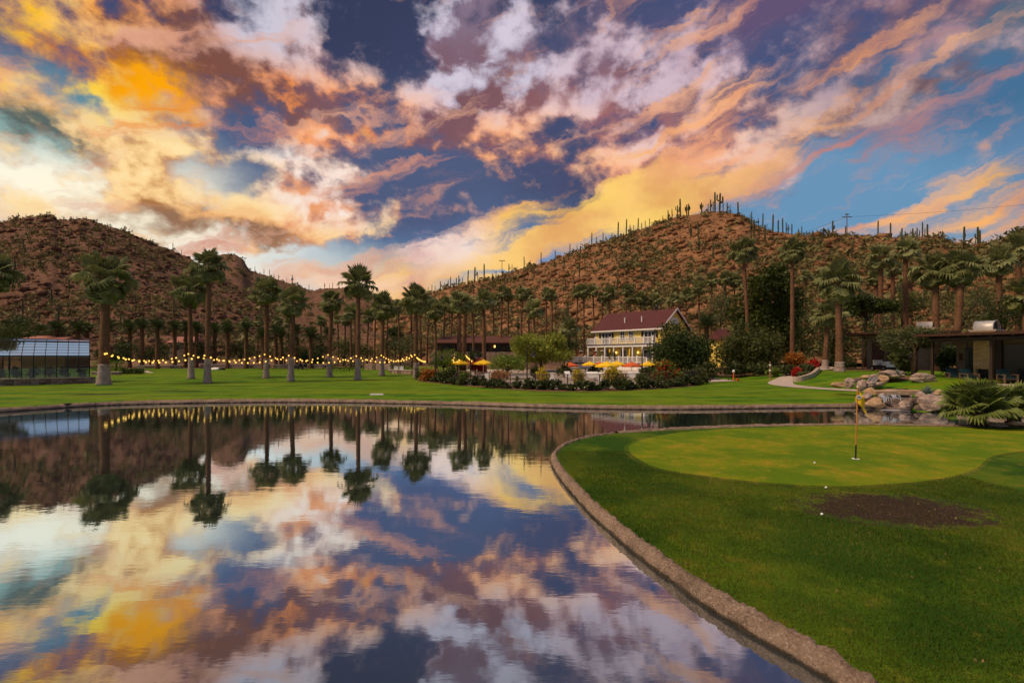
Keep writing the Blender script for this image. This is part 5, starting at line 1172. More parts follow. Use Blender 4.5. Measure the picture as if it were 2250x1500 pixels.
# golf cart
ct = thing('golf_cart', 'small golf cart with pale front parked by the far cottage', 'cart', (PX(1940, 53), 53.0, float(gz(PX(1940, 53), 53))), 0.1)
MB().box(-0.6, 0.6, -1.0, 1.0, 0.25, 0.55).build('chassis', M['black'], ct)
MB().add([(-0.6, -1.1, 0.4), (0.6, -1.1, 0.4), (0.6, -0.5, 0.4), (-0.6, -0.5, 0.4), (-0.55, -0.95, 0.85), (0.55, -0.95, 0.85), (0.55, -0.5, 1.0), (-0.55, -0.5, 1.0)], [(0, 1, 5, 4), (4, 5, 6, 7), (1, 2, 6, 5), (2, 3, 7, 6), (3, 0, 4, 7)]).build('cowl', M['cart_white'], ct)
MB().box(-0.55, 0.55, 0.1, 0.6, 0.6, 0.78).box(-0.55, 0.55, 0.6, 0.72, 0.6, 1.15).build('seat', M['cart_white'], ct)
MB().box(-0.6, 0.6, -0.8, 0.95, 1.85, 1.9).build('roof', M['black'], ct)
for x in (-0.55, 0.55):
    for y in (-0.7, 0.85): MB().tube([(x, y, 0.5), (x, y*0.95, 1.85)], 0.02, 5).build('roof_post', M['black'], ct)
    for y in (-0.75, 0.7): wl = MB().tube([(x-0.09, y, 0.22), (x+0.09, y, 0.22)], 0.22, 12).build('wheel', M['black'], ct); MB().tube([(x-0.10, y, 0.22), (x+0.10, y, 0.22)], 0.11, 10).build('rim', M['galv'], wl)

# ------------------------------------------------------------------ pool garden
def fence_mat():
    m, N, p, o = mat_nodes('bronze_mesh'); p.inputs['Base Color'].default_value = (0.07, 0.05, 0.04, 1); p.inputs['Roughness'].default_value = 0.6
    tr = N.new('ShaderNodeBsdfTransparent'); mx = N.new('ShaderNodeMixShader'); mx.inputs[0].default_value = 0.42
    N.l.new(tr.outputs[0], mx.inputs[1]); N.l.new(p.outputs[0], mx.inputs[2]); N.l.new(mx.outputs[0], o.inputs[0]); return m
M['mesh'] = fence_mat()
FP = open_curve([(float(PX(a, b)), b) for a, b in ((915, 56), (985, 50.5), (1050, 46.5), (1130, 43), (1200, 41.2), (1300, 41.0), (1380, 42.5), (1460, 45), (1535, 49))], 10)
FL_ = [0]
for a, b in zip(FP[:-1], FP[1:]): FL_.append(FL_[-1]+float(np.linalg.norm(b-a)))
FPA = np.array(FP)
def along(s): return np.interp(s, FL_, FPA[:, 0]), np.interp(s, FL_, FPA[:, 1])
t = thing('pool_fence', 'thin bronze mesh fence curving round the pool garden', 'fence', (0, 0, 0)); nb = 14
for k in range(nb+1):
    x, y = along(FL_[-1]*k/nb); z = float(gz(x, y)); MB().box(x-0.04, x+0.04, y-0.04, y+0.04, z-0.2, z+1.36).build('post', M['door_brown'], t)
    if k < nb:
        x2, y2 = along(FL_[-1]*(k+1)/nb); z2_ = float(gz(x2, y2))
        MB().tube([(x, y, z+1.33), (x2, y2, z2_+1.33)], 0.03, 5).build('rail', M['wood'], t)
        MB().quad((x, y, z+0.05), (x2, y2, z2_+0.05), (x2, y2, z2_+1.3), (x, y, z+1.3)).build('mesh_panel', M['mesh'], t)
x, y = along(0); tag(MB().box(x-0.1, x+0.1, y-0.3, y+0.1, 0.4, 1.8).box(x-0.14, x+0.14, y-0.34, y+0.14, 1.801, 1.88).build('gate_post', M['wood']), 'wooden gate post at the left end of the pool fence', 'post')
# pool terrace behind the fence
strip('pool_terrace', np.arange(-8, 24, 1.0), lambda X: np.linspace(float(np.interp(X, FPA[:, 0], FPA[:, 1]))+0.5, 80, 14), M['concrete'], lambda x, y: gz(x, y)+0.05)
strip('garden_bed', np.arange(-10.5, 18.5, 0.5), lambda X: float(np.interp(X, FPA[:, 0], FPA[:, 1]))+np.array([-2.0, -1.2, -0.4, 0.4]), M['desert'], lambda x, y: gz(x, y)+0.03)
rb = random.Random(8)
for k in range(46):
    x, y = along(FL_[-1]*(k+0.5)/46); y -= rb.uniform(0.35, 1.35); x += rb.uniform(-0.3, 0.3)
    w, h = rb.uniform(0.9, 1.8), rb.uniform(0.5, 1.25)
    fl = ('petal_white', rb.choice((3, 4, 6, 9)), 0.055) if k % 2 == 0 else None
    bush(0, 0, w, h, nth(k//2+1)+(' dark rose bush with white blooms from the left along the pool fence' if fl else ' dark bush without blooms from the left along the pool fence'), 'bush_dark', 100+k, 'rose bushes along the pool fence', 'rose_bush' if fl else 'bush', 620, fl, loc=(x, y, float(gz(x, y))))
for i, (px, Y, w, h, mk, lab) in enumerate([(945, 53, 2.6, 1.6, 'bush_orange', 'orange-flowered lantana at the left end of the pool fence'), (990, 49.5, 1.6, 1.9, 'olive_tree', 'olive bush standing above the fence left of the umbrellas'), (1197, 47, 1.9, 2.1, 'bush_yellow', 'yellow-flowered bush left of the house stairs'), (1272, 46, 1.5, 1.9, 'bush_yellow', 'yellow-flowered bush below the left end of the porch'), (1348, 46, 2.2, 2.0, 'bush_yellow', 'yellow-flowered bush below the middle of the porch'),
        (1100, 50, 2.4, 1.5, 'bush_orange', 'orange-leaved bush behind the fence below the green tree'), (1240, 60, 2.6, 1.9, 'bush_dark', 'dark clipped bush under the first orange umbrella'), (1310, 62, 3.2, 1.7, 'bush_dark', 'dark clipped bush below the porch stairs'), (1420, 58, 3.0, 1.8, 'bush_dark', 'dark bush under the rightmost umbrellas'), (1175, 58, 2.0, 1.9, 'bush_dark', 'dark bush behind the black lamp post'), (1050, 62, 2.5, 2.4, 'bush_red', 'dark red-leaved bush behind the yellow umbrella'),
        (1520, 50, 2.6, 1.7, 'bush_dark', 'dark bush right of the red bougainvillea'), (1560, 53, 3.6, 2.4, 'bush_dark', 'dark spreading bush under the leafy house tree'), (1610, 56, 4.0, 2.2, 'bush_dark', 'dark spreading bush between the house tree and the olive tree'), (1670, 55, 3.6, 1.9, 'bush_dark', 'dark spreading bush under the olive tree'), (1410, 45.5, 1.4, 1.5, 'bush_green', 'green bush behind the fence near the bougainvillea'), (1020, 48, 1.5, 1.6, 'bush_green', 'green bush peeping over the fence below the umbrellas')]):
    bush(px, Y, w, h, lab, mk, 200+i, n=700, leafs=0.09)
bush(1465, 46.5, 3.4, 2.6, 'red bougainvillea in full bloom at the right end of the pool fence', 'bush_green', 240, n=900, flowers=('bush_red', 420, 0.085), name='bougainvillea')
for i, (px, py, Y, hw, mk, lab) in enumerate([(1008, 789, 60, 23, 'canvas_yellow', 'open yellow umbrella left of the orange one by the twin palms'), (994, 791, 63, 20, 'canvas_orange', 'open orange umbrella mostly hidden behind the yellow one by the twin palms'), (1028, 790, 62, 20, 'canvas_orange', 'open orange umbrella between two yellow ones'), (1062, 790, 61, 21, 'canvas_yellow', 'open yellow umbrella beside the bright green tree'),
        (1253, 796, 62, 17, 'canvas_orange', 'flat open orange umbrella left of the porch'), (1296, 794, 62, 17, 'canvas_yellow', 'small open yellow umbrella below the porch end'), (1318, 795, 66, 16, 'canvas_orange', 'open orange umbrella half behind the big yellow umbrella'), (1334, 794, 58, 25, 'canvas_yellow', 'large open yellow umbrella before the porch'), (1356, 793, 60, 20, 'canvas_yellow', 'open yellow umbrella overlapping the large yellow one'), (1388, 795, 59, 21, 'canvas_orange', 'open orange umbrella on a white pole before the porch'), (1424, 794, 60, 20, 'canvas_yellow', 'open yellow umbrella right of the orange one, near the bougainvillea')]):
    x, y, z = G(px, Y); umbrella((x, y, z+0.05), hw/F*Y*1.05, PZ(py, Y)-z-0.05, mk, lab, False, 'open pool umbrellas', 0.2+i*0.3)
def lounger(loc, rz, label):
    t = thing('sun_lounger', label, 'lounger', loc, rz, 'pool loungers')
    MB().box(-0.33, 0.33, -1.2, 0.2, 0.30, 0.38).build('seat', M['white'], t)
    MB().add([(-0.33, 0.2, 0.32), (0.33, 0.2, 0.32), (0.33, 0.75, 0.95), (-0.33, 0.75, 0.95), (-0.33, 0.26, 0.28), (0.33, 0.26, 0.28), (0.33, 0.81, 0.91), (-0.33, 0.81, 0.91)], [(0, 1, 2, 3), (7, 6, 5, 4), (0, 4, 5, 1), (1, 5, 6, 2), (2, 6, 7, 3), (3, 7, 4, 0)]).build('backrest', M['white'], t)
    for x in (-0.28, 0.28):
        for y in (-1.1, 0.1): MB().box(x-0.03, x+0.03, y-0.03, y+0.03, 0, 0.299).build('leg', M['white'], t)
for i, (px, Y, lab) in enumerate([(1213, 50, 'white lounger behind the yellow bush left of the stairs'), (1251, 55, 'white lounger below the flat orange umbrella'), (1300, 54, 'white lounger below the small yellow umbrella'), (1313, 54, 'white lounger next right of the small yellow umbrella'), (1328, 53, 'white lounger below the large yellow umbrella'), (1392, 54, 'white lounger below the orange umbrella with white pole'), (1406, 54, 'white lounger left of the last yellow umbrella'), (1325, 47, 'nearest white lounger just behind the fence'), (1075, 50, 'pale lounger seen through the fence below the green tree')]):
    x, y, z = G(px, Y); lounger((x, y, z+0.06), 0.25, lab)
def lamp_post(px, Y, top, label, flip=1):
    x, y, z = G(px, Y); h = PZ(top, Y)-z; t = thing('lamp_post', label, 'lamp post', (x, y, z), 0, 'black crook-necked lamp posts')
    MB().lathe([(0.16, 0), (0.16, 0.25), (0.07, 0.35), (0.055, h-0.6)], 8).build('post', M['black'], t)
    MB().tube([(0, 0, h-0.62)]+[(flip*0.32*(1-math.cos(a)), 0, h-0.35+0.33*math.sin(a)) for a in np.linspace(0, PI, 9)]+[(flip*0.64, 0, h-0.55)], 0.04, 6).build('crook', M['black'], t)
    MB().lathe([(0.05, h-0.52), (0.12, h-0.62), (0.17, h-0.85), (0.33, h-0.98), (0.33, h-1.02), (0.05, h-0.95)], 10, (flip*0.64, 0, 0)).build('shade', M['black'], t)
    MB().lathe([(0.10, h-1.0), (0.10, h-1.06), (0.02, h-1.1)], 8, (flip*0.64, 0, 0)).build('lens', M['white'], t)
lamp_post(957, 52, 769, 'black lamp post beside the orange lantana'); lamp_post(1034, 53, 765, 'black lamp post between the yellow and orange umbrellas'); lamp_post(1158, 48, 760, 'tall black lamp post before the palo verde tree'); lamp_post(1411, 47, 762, 'black lamp post in front of the leafy house tree')

# ------------------------------------------------------------------ low walls, hedges, benches behind the lawn
def low_wall(a, b, h, th, label, cap=True):
    (xa, ya), (xb, yb) = a, b; d = Vector((xb-xa, yb-ya, 0)); L = d.length; t = thing('stone_wall', label, 'wall', (xa, ya, float(gz((xa+xb)/2, (ya+yb)/2))), math.atan2(d.y, d.x), 'low walls behind the lawn'); r = random.Random(int(L*10))
    MB().box(0, L, 0.05, th, -0.2, h).build('core', M['stone_wall'], t)
    x = 0.0; MS = [MB().add([(0.03, 0, 0.03), (0.97, -0.03, 0.02), (0.95, -0.02, 0.96), (0.04, -0.01, 0.97), (0, 0.2, 0), (1, 0.2, 0), (1, 0.2, 1), (0, 0.2, 1)], [(0, 1, 2, 3), (0, 4, 5, 1), (1, 5, 6, 2), (2, 6, 7, 3), (3, 7, 4, 0)]).mesh('stone', M[k]) for k in ('stone_wall', 'boulder', 'boulder_dark')]
    while x < L-0.2:
        w = r.uniform(0.5, 1.0); link('stone', r.choice(MS), t, (x, 0, 0), None, (min(w, L-x), 0.3, h*r.uniform(0.9, 1.0))); x += w
    if cap: MB().box(-0.05, L+0.05, -0.06, th+0.05, h+0.001, h+0.12).build('cap', M['concrete'], t)
low_wall((PX(440, 86), 86), (PX(592, 86), 86), 0.55, 0.4, 'low stone wall behind the lawn between the close palm pair and next palm'); low_wall((PX(600, 84), 84), (PX(722, 84), 84), 0.6, 0.4, 'low capped stone wall behind the lawn below the middle string lights'); low_wall((PX(855, 70), 70), (PX(912, 66), 66), 0.5, 0.4, 'short stone wall on the lawn left of the pool fence')
low_wall((PX(200, 66), 66), (PX(262, 66), 66), 0.35, 0.4, 'low concrete edge of the bed right of the greenhouse'); low_wall((PX(300, 84), 84), (PX(398, 84), 84), 0.45, 0.4, 'low wall behind the small clipped hedge'); low_wall((PX(800, 80), 80), (PX(860, 78), 78), 1.0, 0.4, 'rough stone wall behind the palm against the glow', False)
def hedge(px0, px1, Y, h, d, label, mk, seed, n=900):
    x0, x1 = PX(px0, Y), PX(px1, Y); z = float(gz((x0+x1)/2, Y)); t = thing('hedge', label, 'hedge', ((x0+x1)/2, Y, z)); L = x1-x0
    m = max(2, int(L/0.5)); V, Fc, T = leaf_cloud([(-L/2+(k+0.5)*L/m, 0, h*0.5, L/m*0.7, d/2, h*0.52) for k in range(m)], n, 0.10, seed, 0, 0.5); V[:, 2] = np.maximum(V[:, 2], 0)
    link('foliage', np_mesh('foliage', V, Fc, M[mk], False, T), t); b = MB()
    for k in range(m): b.tube([(-L/2+(k+0.5)*L/m, 0, 0), (-L/2+(k+0.5)*L/m+0.1, 0, h*0.6)], [0.03, 0.01], 4)
    b.build('stem', M['bark'], t)
hedge(266, 316, 68, 0.85, 0.9, 'small clipped green hedge behind the broad palm', 'dark_tree', 1); hedge(200, 275, 69, 2.0, 1.6, 'tall yellow-green bed plants right of the greenhouse', 'bush_green', 2, 1200); hedge(730, 800, 76, 1.7, 1.4, 'dark hedge behind the star-crowned palm', 'bush_dark', 3); hedge(858, 912, 74, 1.8, 1.4, 'dark hedge behind the short stone wall', 'bush_dark', 4); hedge(1838, 1880, 55, 1.6, 1.2, 'dark hedge left of the far cottage door', 'dark_tree', 5)
tag(MB().add([(*G(318, 72)[:2], G(318, 72)[2]+0.03), (*G(338, 70)[:2], G(338, 70)[2]+0.03), (*G(322, 78)[:2], G(322, 78)[2]+0.03), (*G(314, 78)[:2], G(314, 78)[2]+0.03)], [(0, 1, 2, 3)]).build('footpath', M['concrete']), 'pale footpath end beside the small clipped hedge', 'path')
tarp = MB().lathe([(0.9, 0), (0.7, 0.22), (0.35, 0.34), (0.05, 0.38)], 9).build('white_tarp', M['white'], None, True, loc=G(474, 80), scale=(1.2, 0.7, 1)); tag(tarp, 'crumpled white sheet on the lawn before the stone wall', 'tarp')
tag(MB().lathe([(0.8, 0), (0.75, 0.2), (0.3, 0.32), (0.05, 0.34)], 9).build('dark_sack', M['black'], None, True, loc=G(487, 80), scale=(0.8, 0.6, 1)), 'dark sack lying beside the white sheet', 'sack')
for px, Y, lab in ((660, 80, 'dark slatted chair left of a pair behind the lawn'), (670, 80, 'dark slatted chair right of a pair behind the lawn'), (870, 71, 'pale folding chair left of a pair by the dark hedge'), (882, 71, 'pale folding chair right of a pair by the dark hedge')):
    x, y, z = G(px, Y); mk = M['black'] if px < 700 else M['white']; t = thing('garden_chair', lab, 'chair', (x, y, z), 0.2)
    MB().box(-0.3, 0.3, -0.3, 0.3, 0.42, 0.48).build('seat', mk, t); MB().box(-0.3, 0.3, 0.26, 0.32, 0.481, 1.0).build('backrest', mk, t)
    for q in (-0.26, 0.26):
        for w in (-0.26, 0.24): MB().box(q-0.03, q+0.03, w-0.03, w+0.03, 0, 0.419).build('leg', mk, t)
t = tag(MB().box(-0.5, 0.5, -0.12, 0.12, 0, 0.07).box(-0.46, 0.46, -0.1, 0.1, 0.071, 0.1).build('drain_cover', M['white'], None, loc=G(828, 36)), 'small white drain cover on the grass above the far bank', 'cover')
tag(MB().box(-0.35, 0.35, -0.1, 0.25, -0.05, 0.26).build('drain_box', M['black'], None, loc=(PX(158, 30.9), 30.3, 0)), 'dark drain opening in the far stone edging', 'drain')

# ------------------------------------------------------------------ path, planter and small garden things on the right
pc = open_curve([(float(PX(a, Yy)), Yy) for a, Yy in ((1905, 36.0), (1850, 37.5), (1790, 39.5), (1740, 42), (1716, 45), (1722, 49), (1768, 53), (1810, 57), (1816, 62), (1795, 68))], 8)
V = []; Fc = []
for i, p in enumerate(pc):
    q = pc[min(i+1, len(pc)-1)]-pc[max(i-1, 0)]; q = q/np.linalg.norm(q); n = np.array((-q[1], q[0])); wd = 0.55+0.5*min(1, i/20)
    for s_ in (-wd, wd): c = p+n*s_; V.append((c[0], c[1], float(gz(*c))+0.03))
Fc = [(2*i, 2*i+1, 2*i+3, 2*i+2) for i in range(len(pc)-1)]
struct(link('garden_path', np_mesh('garden_path', V, Fc, M['concrete'])))
t = thing('planter_wall', 'low curved concrete wall round the red flower bed', 'wall', (0, 0, 0))
wc = open_curve([(float(PX(a, Yy)), Yy) for a, Yy in ((1742, 46.5), (1762, 46.2), (1786, 47.5), (1798, 51), (1794, 55))], 6)
for a, b in zip(wc[:-1], wc[1:]):
    d = (b-a)/np.linalg.norm(b-a); n = np.array((-d[1], d[0]))*0.15; z = float(gz(*a)); q = [a-n, b-n, b+n, a+n]
    MB().add([(*c, z-0.1) for c in q]+[(*c, z+0.5) for c in q], [(0, 3, 2, 1), (4, 5, 6, 7), (0, 1, 5, 4), (1, 2, 6, 5), (2, 3, 7, 6), (3, 0, 4, 7)]).build('block', M['concrete'], t)
for i, (px, Y, w, h, mk, lab) in enumerate([(1725, 51, 2.6, 1.5, 'bush_dark', 'dark green bush in the flower bed left of the path'), (1748, 49.5, 1.5, 1.1, 'bush_red', 'red-flowered bush in the curved bed'), (1768, 50, 1.8, 1.3, 'bush_dark', 'green bush in the middle of the curved bed'), (1785, 51, 1.4, 1.5, 'bush_red', 'tall red-flowered bush at the right of the curved bed'), (1770, 48.2, 1.6, 0.7, 'mesquite', 'low grey-green plant at the front of the curved bed'), (1748, 56, 3.0, 2.4, 'bush_orange', 'orange-red bush behind the curved bed by the slim palm'), (1700, 52, 1.8, 1.3, 'bush_green', 'green bush left of the curved bed'), (1835, 60, 2.4, 2.0, 'bush_dark', 'dark bush behind the thick path palm'), (1985, 44, 2.2, 2.6, 'bush_dark', 'dark rusty bush beside the mesquite trunk'), (2085, 41, 2.9, 2.7, 'dark_tree', 'dense dark green bush left of the cottage wall'), (1975, 45, 1.6, 3.2, 'olive_tree', 'olive bush left of the mesquite')]):
    bush(px, Y, w, h, lab, mk, 260+i, n=800, leafs=0.09)
x, y, z = G(1612, 50); t = thing('garden_post', 'small orange post with white round top at the lawn edge', 'post', (x, y, z))
MB().lathe([(0.12, 0), (0.08, 0.1), (0.06, 0.8), (0.09, 0.9)], 8).build('post', M['canvas_orange'], t); MB().lathe([(0.09, 0.9), (0.14, 1.0), (0.10, 1.14), (0.02, 1.18)], 10).build('top', M['white'], t); MB().box(-0.25, 0.25, -0.25, 0.25, -0.02, 0.03).build('base', M['wood'], t)
x, y, z = G(1621, 49.6); t = thing('bucket', 'small orange bucket beside the orange post', 'bucket', (x, y, z)); MB().lathe([(0.10, 0), (0.15, 0.28), (0.16, 0.30), (0.13, 0.28), (0.09, 0.03)], 10).build('body', M['canvas_orange'], t); MB().tube([(0.15*math.cos(a), 0, 0.3+0.2*math.sin(a)) for a in np.linspace(0, PI, 9)], 0.012, 5).build('handle', M['black'], t)
x, y, z = G(1604, 50.5); t = thing('club_stand', 'thin dark club stand left of the orange post', 'stand', (x, y, z))
for dx in (-0.2, 0.2): MB().tube([(dx, 0, 0), (0, 0.1, 0.95)], 0.025, 5).build('leg', M['black'], t)
MB().tube([(0, 0.4, 0), (0, 0.1, 0.95)], 0.025, 5).build('rear_leg', M['black'], t)
x, y, z = G(1692, 51); t = thing('garden_lantern', 'slim red garden lantern post with white lamps before the dark bush', 'lantern', (x, y, z)); MB().lathe([(0.14, 0), (0.07, 0.1), (0.06, 1.5), (0.02, 1.9)], 8).build('post', M['roof_terra'], t)
for zz in (0.9, 1.45): MB().lathe([(0.05, zz-0.1), (0.12, zz), (0.05, zz+0.1)], 8).build('lamp', M['white'], t)

# ------------------------------------------------------------------ waterfall, boulders, bridge
def boulder_mesh(seed, flat=0.0):
    bm = bmesh.new(); bmesh.ops.create_icosphere(bm, subdivisions=3, radius=1.0); r = random.Random(seed)
    planes = [(Vector((r.gauss(0, 1), r.gauss(0, 1), r.gauss(0, 0.9))).normalized(), r.uniform(0.60, 0.85)) for _ in range(11)]
    for v in bm.verts:
        for n, d in planes:
            k = v.co.dot(n)-d
            if k > 0: v.co -= n*k*0.97
        v.co += v.co.normalized()*0.16*(mnoise.fractal(v.co*2.2+Vector((seed*3.1, 0, 0)), 0.8, 2.1, 5))
    me = bpy.data.meshes.new('boulder'); bm.to_mesh(me); bm.free(); me.materials.append(M['boulder'])
    return me
BO = [boulder_mesh(i, 0.15*(i % 3)) for i in range(8)]
BOM = {}
def boulder(px, py, w, h, Y, mk, label, v, group='boulders round the waterfall', dy=1.0):
    """px,py: middle of the boulder's foot; w,h in photograph pixels"""
    if (v, mk) not in BOM: m_ = BO[v].copy(); m_.materials.clear(); m_.materials.append(M[mk]); BOM[(v, mk)] = m_
    s = F/Y; sx, sz = w/2/s, h/2/s; z = PZ(py, Y)
    o = link('boulder', BOM[(v, mk)], None, (PX(px, Y), Y, z+sz*0.7), (0, 0, random.uniform(-0.5, 0.5)), (sx*1.0, sx*0.8*dy, sz*1.25)); return tag(o, label, 'boulder', group)
BL = [(2050, 899, 66, 34, 28.0, 'boulder', 'largest pale boulder right of the waterfall at the water', 2), (1924, 892, 42, 20, 29.2, 'boulder_tan', 'round tan boulder left of the waterfall at the water', 0), (1990, 897, 36, 18, 28.6, 'boulder', 'low brown wedge boulder right of the falling water', 1), (2006, 886, 30, 14, 29.3, 'boulder_dark', 'dark stone behind the low brown wedge boulder', 3), (1905, 880, 34, 18, 30.2, 'boulder', 'flat stone above the round tan boulder', 4), (1936, 874, 22, 14, 30.8, 'boulder', 'small stone just left of the bridge foot', 5),
      (1912, 864, 24, 14, 31.6, 'boulder_tan', 'tan stone at the left end of the stone bridge', 6), (1893, 853, 26, 20, 33.5, 'boulder', 'rounded stone left of the upper stream', 7), (1912, 851, 30, 14, 33.6, 'boulder', 'flat pink stone below the upper stream', 1), (1867, 851, 26, 22, 33.8, 'boulder', 'rounded grey-pink stone beside the flagstick tip', 2), (1842, 849, 30, 11, 34.2, 'boulder_tan', 'low tan stone left of the waterfall group', 3), (1930, 848, 24, 10, 34.4, 'boulder', 'small flat stone right of the pink stone', 4),
      (1942, 839, 24, 18, 36.0, 'boulder_tan', 'pale upright slab at the foot of the dirt mound', 5), (1884, 838, 20, 10, 36.5, 'boulder_dark', 'dark stone on the left rim of the upper stream', 6), (1902, 831, 24, 8, 38.0, 'boulder_tan', 'small tan stone on the rim of the upper stream', 7), (1922, 828, 22, 7, 38.5, 'boulder', 'small stone at the head of the upper stream', 0), (2028, 838, 50, 20, 36.3, 'boulder', 'long pinkish boulder beside the cottage post', 1), (1972, 866, 30, 11, 31.4, 'boulder', 'flat stone under the bridge in the stream', 2), (1966, 884, 22, 10, 29.8, 'boulder_dark', 'wet dark stone in the middle of the waterfall', 3), (1950, 888, 14, 8, 29.4, 'boulder_dark', 'small wet stone left in the waterfall', 4),
      (2034, 874, 44, 16, 29.8, 'boulder', 'stone behind the largest boulder under the agave', 5), (2062, 868, 30, 14, 30.6, 'boulder_tan', 'stone right of the agave', 6), (2080, 880, 40, 16, 28.6, 'boulder', 'stone half hidden by the low fan palm', 7), (1888, 890, 24, 12, 29.9, 'boulder_dark', 'dark stone left of the round tan boulder', 0), (2020, 899, 22, 10, 28.2, 'boulder_dark', 'dark wet stone before the largest boulder', 1), (1960, 830, 60, 18, 38.0, 'boulder', 'broad low stone on the dirt mound', 2),
      (2190, 936, 40, 8, 20.9, 'boulder', 'low flat stone on the grass right of the low fan palm', 3), (2232, 935, 44, 10, 20.8, 'boulder_tan', 'tan flat stone at the picture edge right of the low fan palm', 4)]
for b in BL: boulder(*b)
V, Fc, T = [], [], []
tag(link('dirt_mound', BO[5].copy(), None, (PX(1985, 38.5), 38.8, 0.9), None, (2.6, 1.6, 0.95)), 'brown dirt mound behind the waterfall stones', 'mound')
bpy.data.objects['dirt_mound'].data.materials.clear(); bpy.data.objects['dirt_mound'].data.materials.append(M['desert'])
tb = thing('stone_bridge', 'flat tan stone slab bridge above the waterfall', 'bridge', (PX(1912, 31.2), 31.2, PZ(866, 31.2)), 0.02)
Lb = PX(2030, 31.2)-PX(1912, 31.2)
sl = MB(); n = 14
for i in range(n): 
    pass
rbk = random.Random(4); vs = []
for i in range(n+1):
    x = Lb*i/n; q = rbk.uniform(-0.02, 0.02); vs += [(x, -0.45+q, 0.0), (x, 0.55, 0.0), (x, 0.55, 0.27+q), (x, -0.45+q, 0.25+q)]
sl.add(vs, [(4*i+k, 4*i+4+k, 4*i+4+(k+1) % 4, 4*i+(k+1) % 4) for i in range(n) for k in range(4)]+[(3, 2, 1, 0), (4*n, 4*n+1, 4*n+2, 4*n+3)]).build('slab', M['boulder_tan'], tb)
# falling water: ribbons over the stones
def ribbon(pts, w, seed):
    r = random.Random(seed); b = MB(); vs = []
    for i, p in enumerate(pts):
        q = r.uniform(0.7, 1.2)*w/2; vs += [(p[0]-q, p[1], p[2]), (p[0]+q, p[1]-0.02, p[2]+r.uniform(-.02, .02))]
    return b.add(vs, [(2*i, 2*i+1, 2*i+3, 2*i+2) for i in range(len(pts)-1)])
wf = thing('waterfall', 'small waterfall splashing down dark stones into the pond', 'waterfall', (PX(1965, 29.4), 29.4, 0.0)); o0 = Vector(wf.location)
MB().add([tuple(Vector((PX(a, Yw), Yw, z))-o0) for a, Yw, z in ((1940, 29.0, -0.1), (2000, 28.8, -0.1), (2004, 30.2, 0.75), (1944, 30.2, 0.75), (2000, 33, 0.95), (1945, 33, 0.95))], [(0, 1, 2, 3), (3, 2, 4, 5)]).build('rock_bed', M['boulder_dark'], wf)
MB().add([tuple(Vector((PX(a, Yw), Yw, z))-o0) for a, Yw, z in ((1948, 30.0, 0.80), (1998, 30.0, 0.80), (1995, 33, 1.0), (1948, 33, 1.0))], [(0, 1, 2, 3)]).build('stream', M['water'], wf)
for k, (px, w) in enumerate(((1950, 0.05), (1953, 0.09), (1955, 0.05), (1958, 0.06), (1963, 0.04), (1974, 0.05), (1978, 0.10), (1981, 0.05), (1984, 0.06), (1968, 0.03), (1990, 0.05))):
    pts = [Vector((PX(px, 29.4)+0.03*math.sin(i*1.7+k), 30.02-0.05*i-0.05*(i//3), 0.84-0.02*i-0.0115*i*i))-o0 for i in range(9)]; ribbon(pts, w, k).build('cascade', M['foam'], wf)
MB().lathe([(0.55, 0.012), (0.35, 0.03), (0.02, 0.04)], 12, (PX(1955, 28.7)-o0.x, 28.75-o0.y, 0)).lathe([(0.5, 0.012), (0.3, 0.03), (0.02, 0.04)], 12, (PX(1980, 28.7)-o0.x, 28.7-o0.y, 0)).build('splash', M['foam'], wf)
us = thing('upper_stream', 'narrow stream tumbling between stones above the bridge', 'stream', (PX(1915, 36), 36, 0)); o0 = Vector(us.location)
MB().add([tuple(Vector((PX(a, Yw), Yw, z))-o0) for a, Yw, z in ((1898, 34.6, PZ(842, 34.6)), (1925, 34.8, PZ(840, 34.8)), (1936, 38.0, PZ(826, 38)), (1912, 38.0, PZ(828, 38)))], [(0, 1, 2, 3)]).build('water', M['boulder_dark'], us)
for k, px in enumerate((1903, 1912, 1920)): ribbon([Vector((PX(px+i*1.5, 34.6+0.4*i), 34.6+0.4*i, PZ(841-1.7*i, 34.6+0.4*i)+0.03))-o0 for i in range(8)], 0.10, k+9).build('cascade', M['foam'], us)

# agaves with each leaf a part
AL = MB().add([(0, -0.045, 0), (0, 0.045, 0), (0.45, 0.075, 0.10), (0.45, -0.075, 0.10), (0.45, 0, 0.05), (1.0, 0, 0.16), (0, 0, -0.03)], [(0, 6, 4, 3), (6, 1, 2, 4), (3, 4, 5), (4, 2, 5)])
ALM = np_mesh('leaf', AL.v, [(0, 6, 4), (0, 4, 3), (6, 1, 2), (6, 2, 4), (3, 4, 5), (4, 2, 5)], M['agave'], False, [0.3, 0.3, 0.6, 0.6, 0.4, 0.9, 0.2])
def agave(px, py, Y, r, label, seed):
    t = thing('agave', label, 'agave', (PX(px, Y), Y, PZ(py, Y)), 0); rr = random.Random(seed)
    MB().lathe([(0.10*r, -0.1), (0.16*r, 0.1*r), (0.04*r, 0.3*r)], 8).build('core', M['agave'], t)
    for i in range(30):
        el = math.radians(84-66*(i/30)**0.8); o = bpy.data.objects.new('leaf', ALM); C.objects.link(o); o.parent = t
        o.matrix_local = Matrix.Translation((0, 0, 0.05)) @ rotm(i*2.4+rr.uniform(-.2, .2), el) @ Matrix.Scale(r*rr.uniform(0.85, 1.1), 4)
agave(2038, 869, 29.2, 0.62, 'blue-grey agave on the largest boulder by the waterfall', 1); agave(1972, 829, 37.4, 0.62, 'blue-grey agave on the dirt mound by the mesquite', 2)

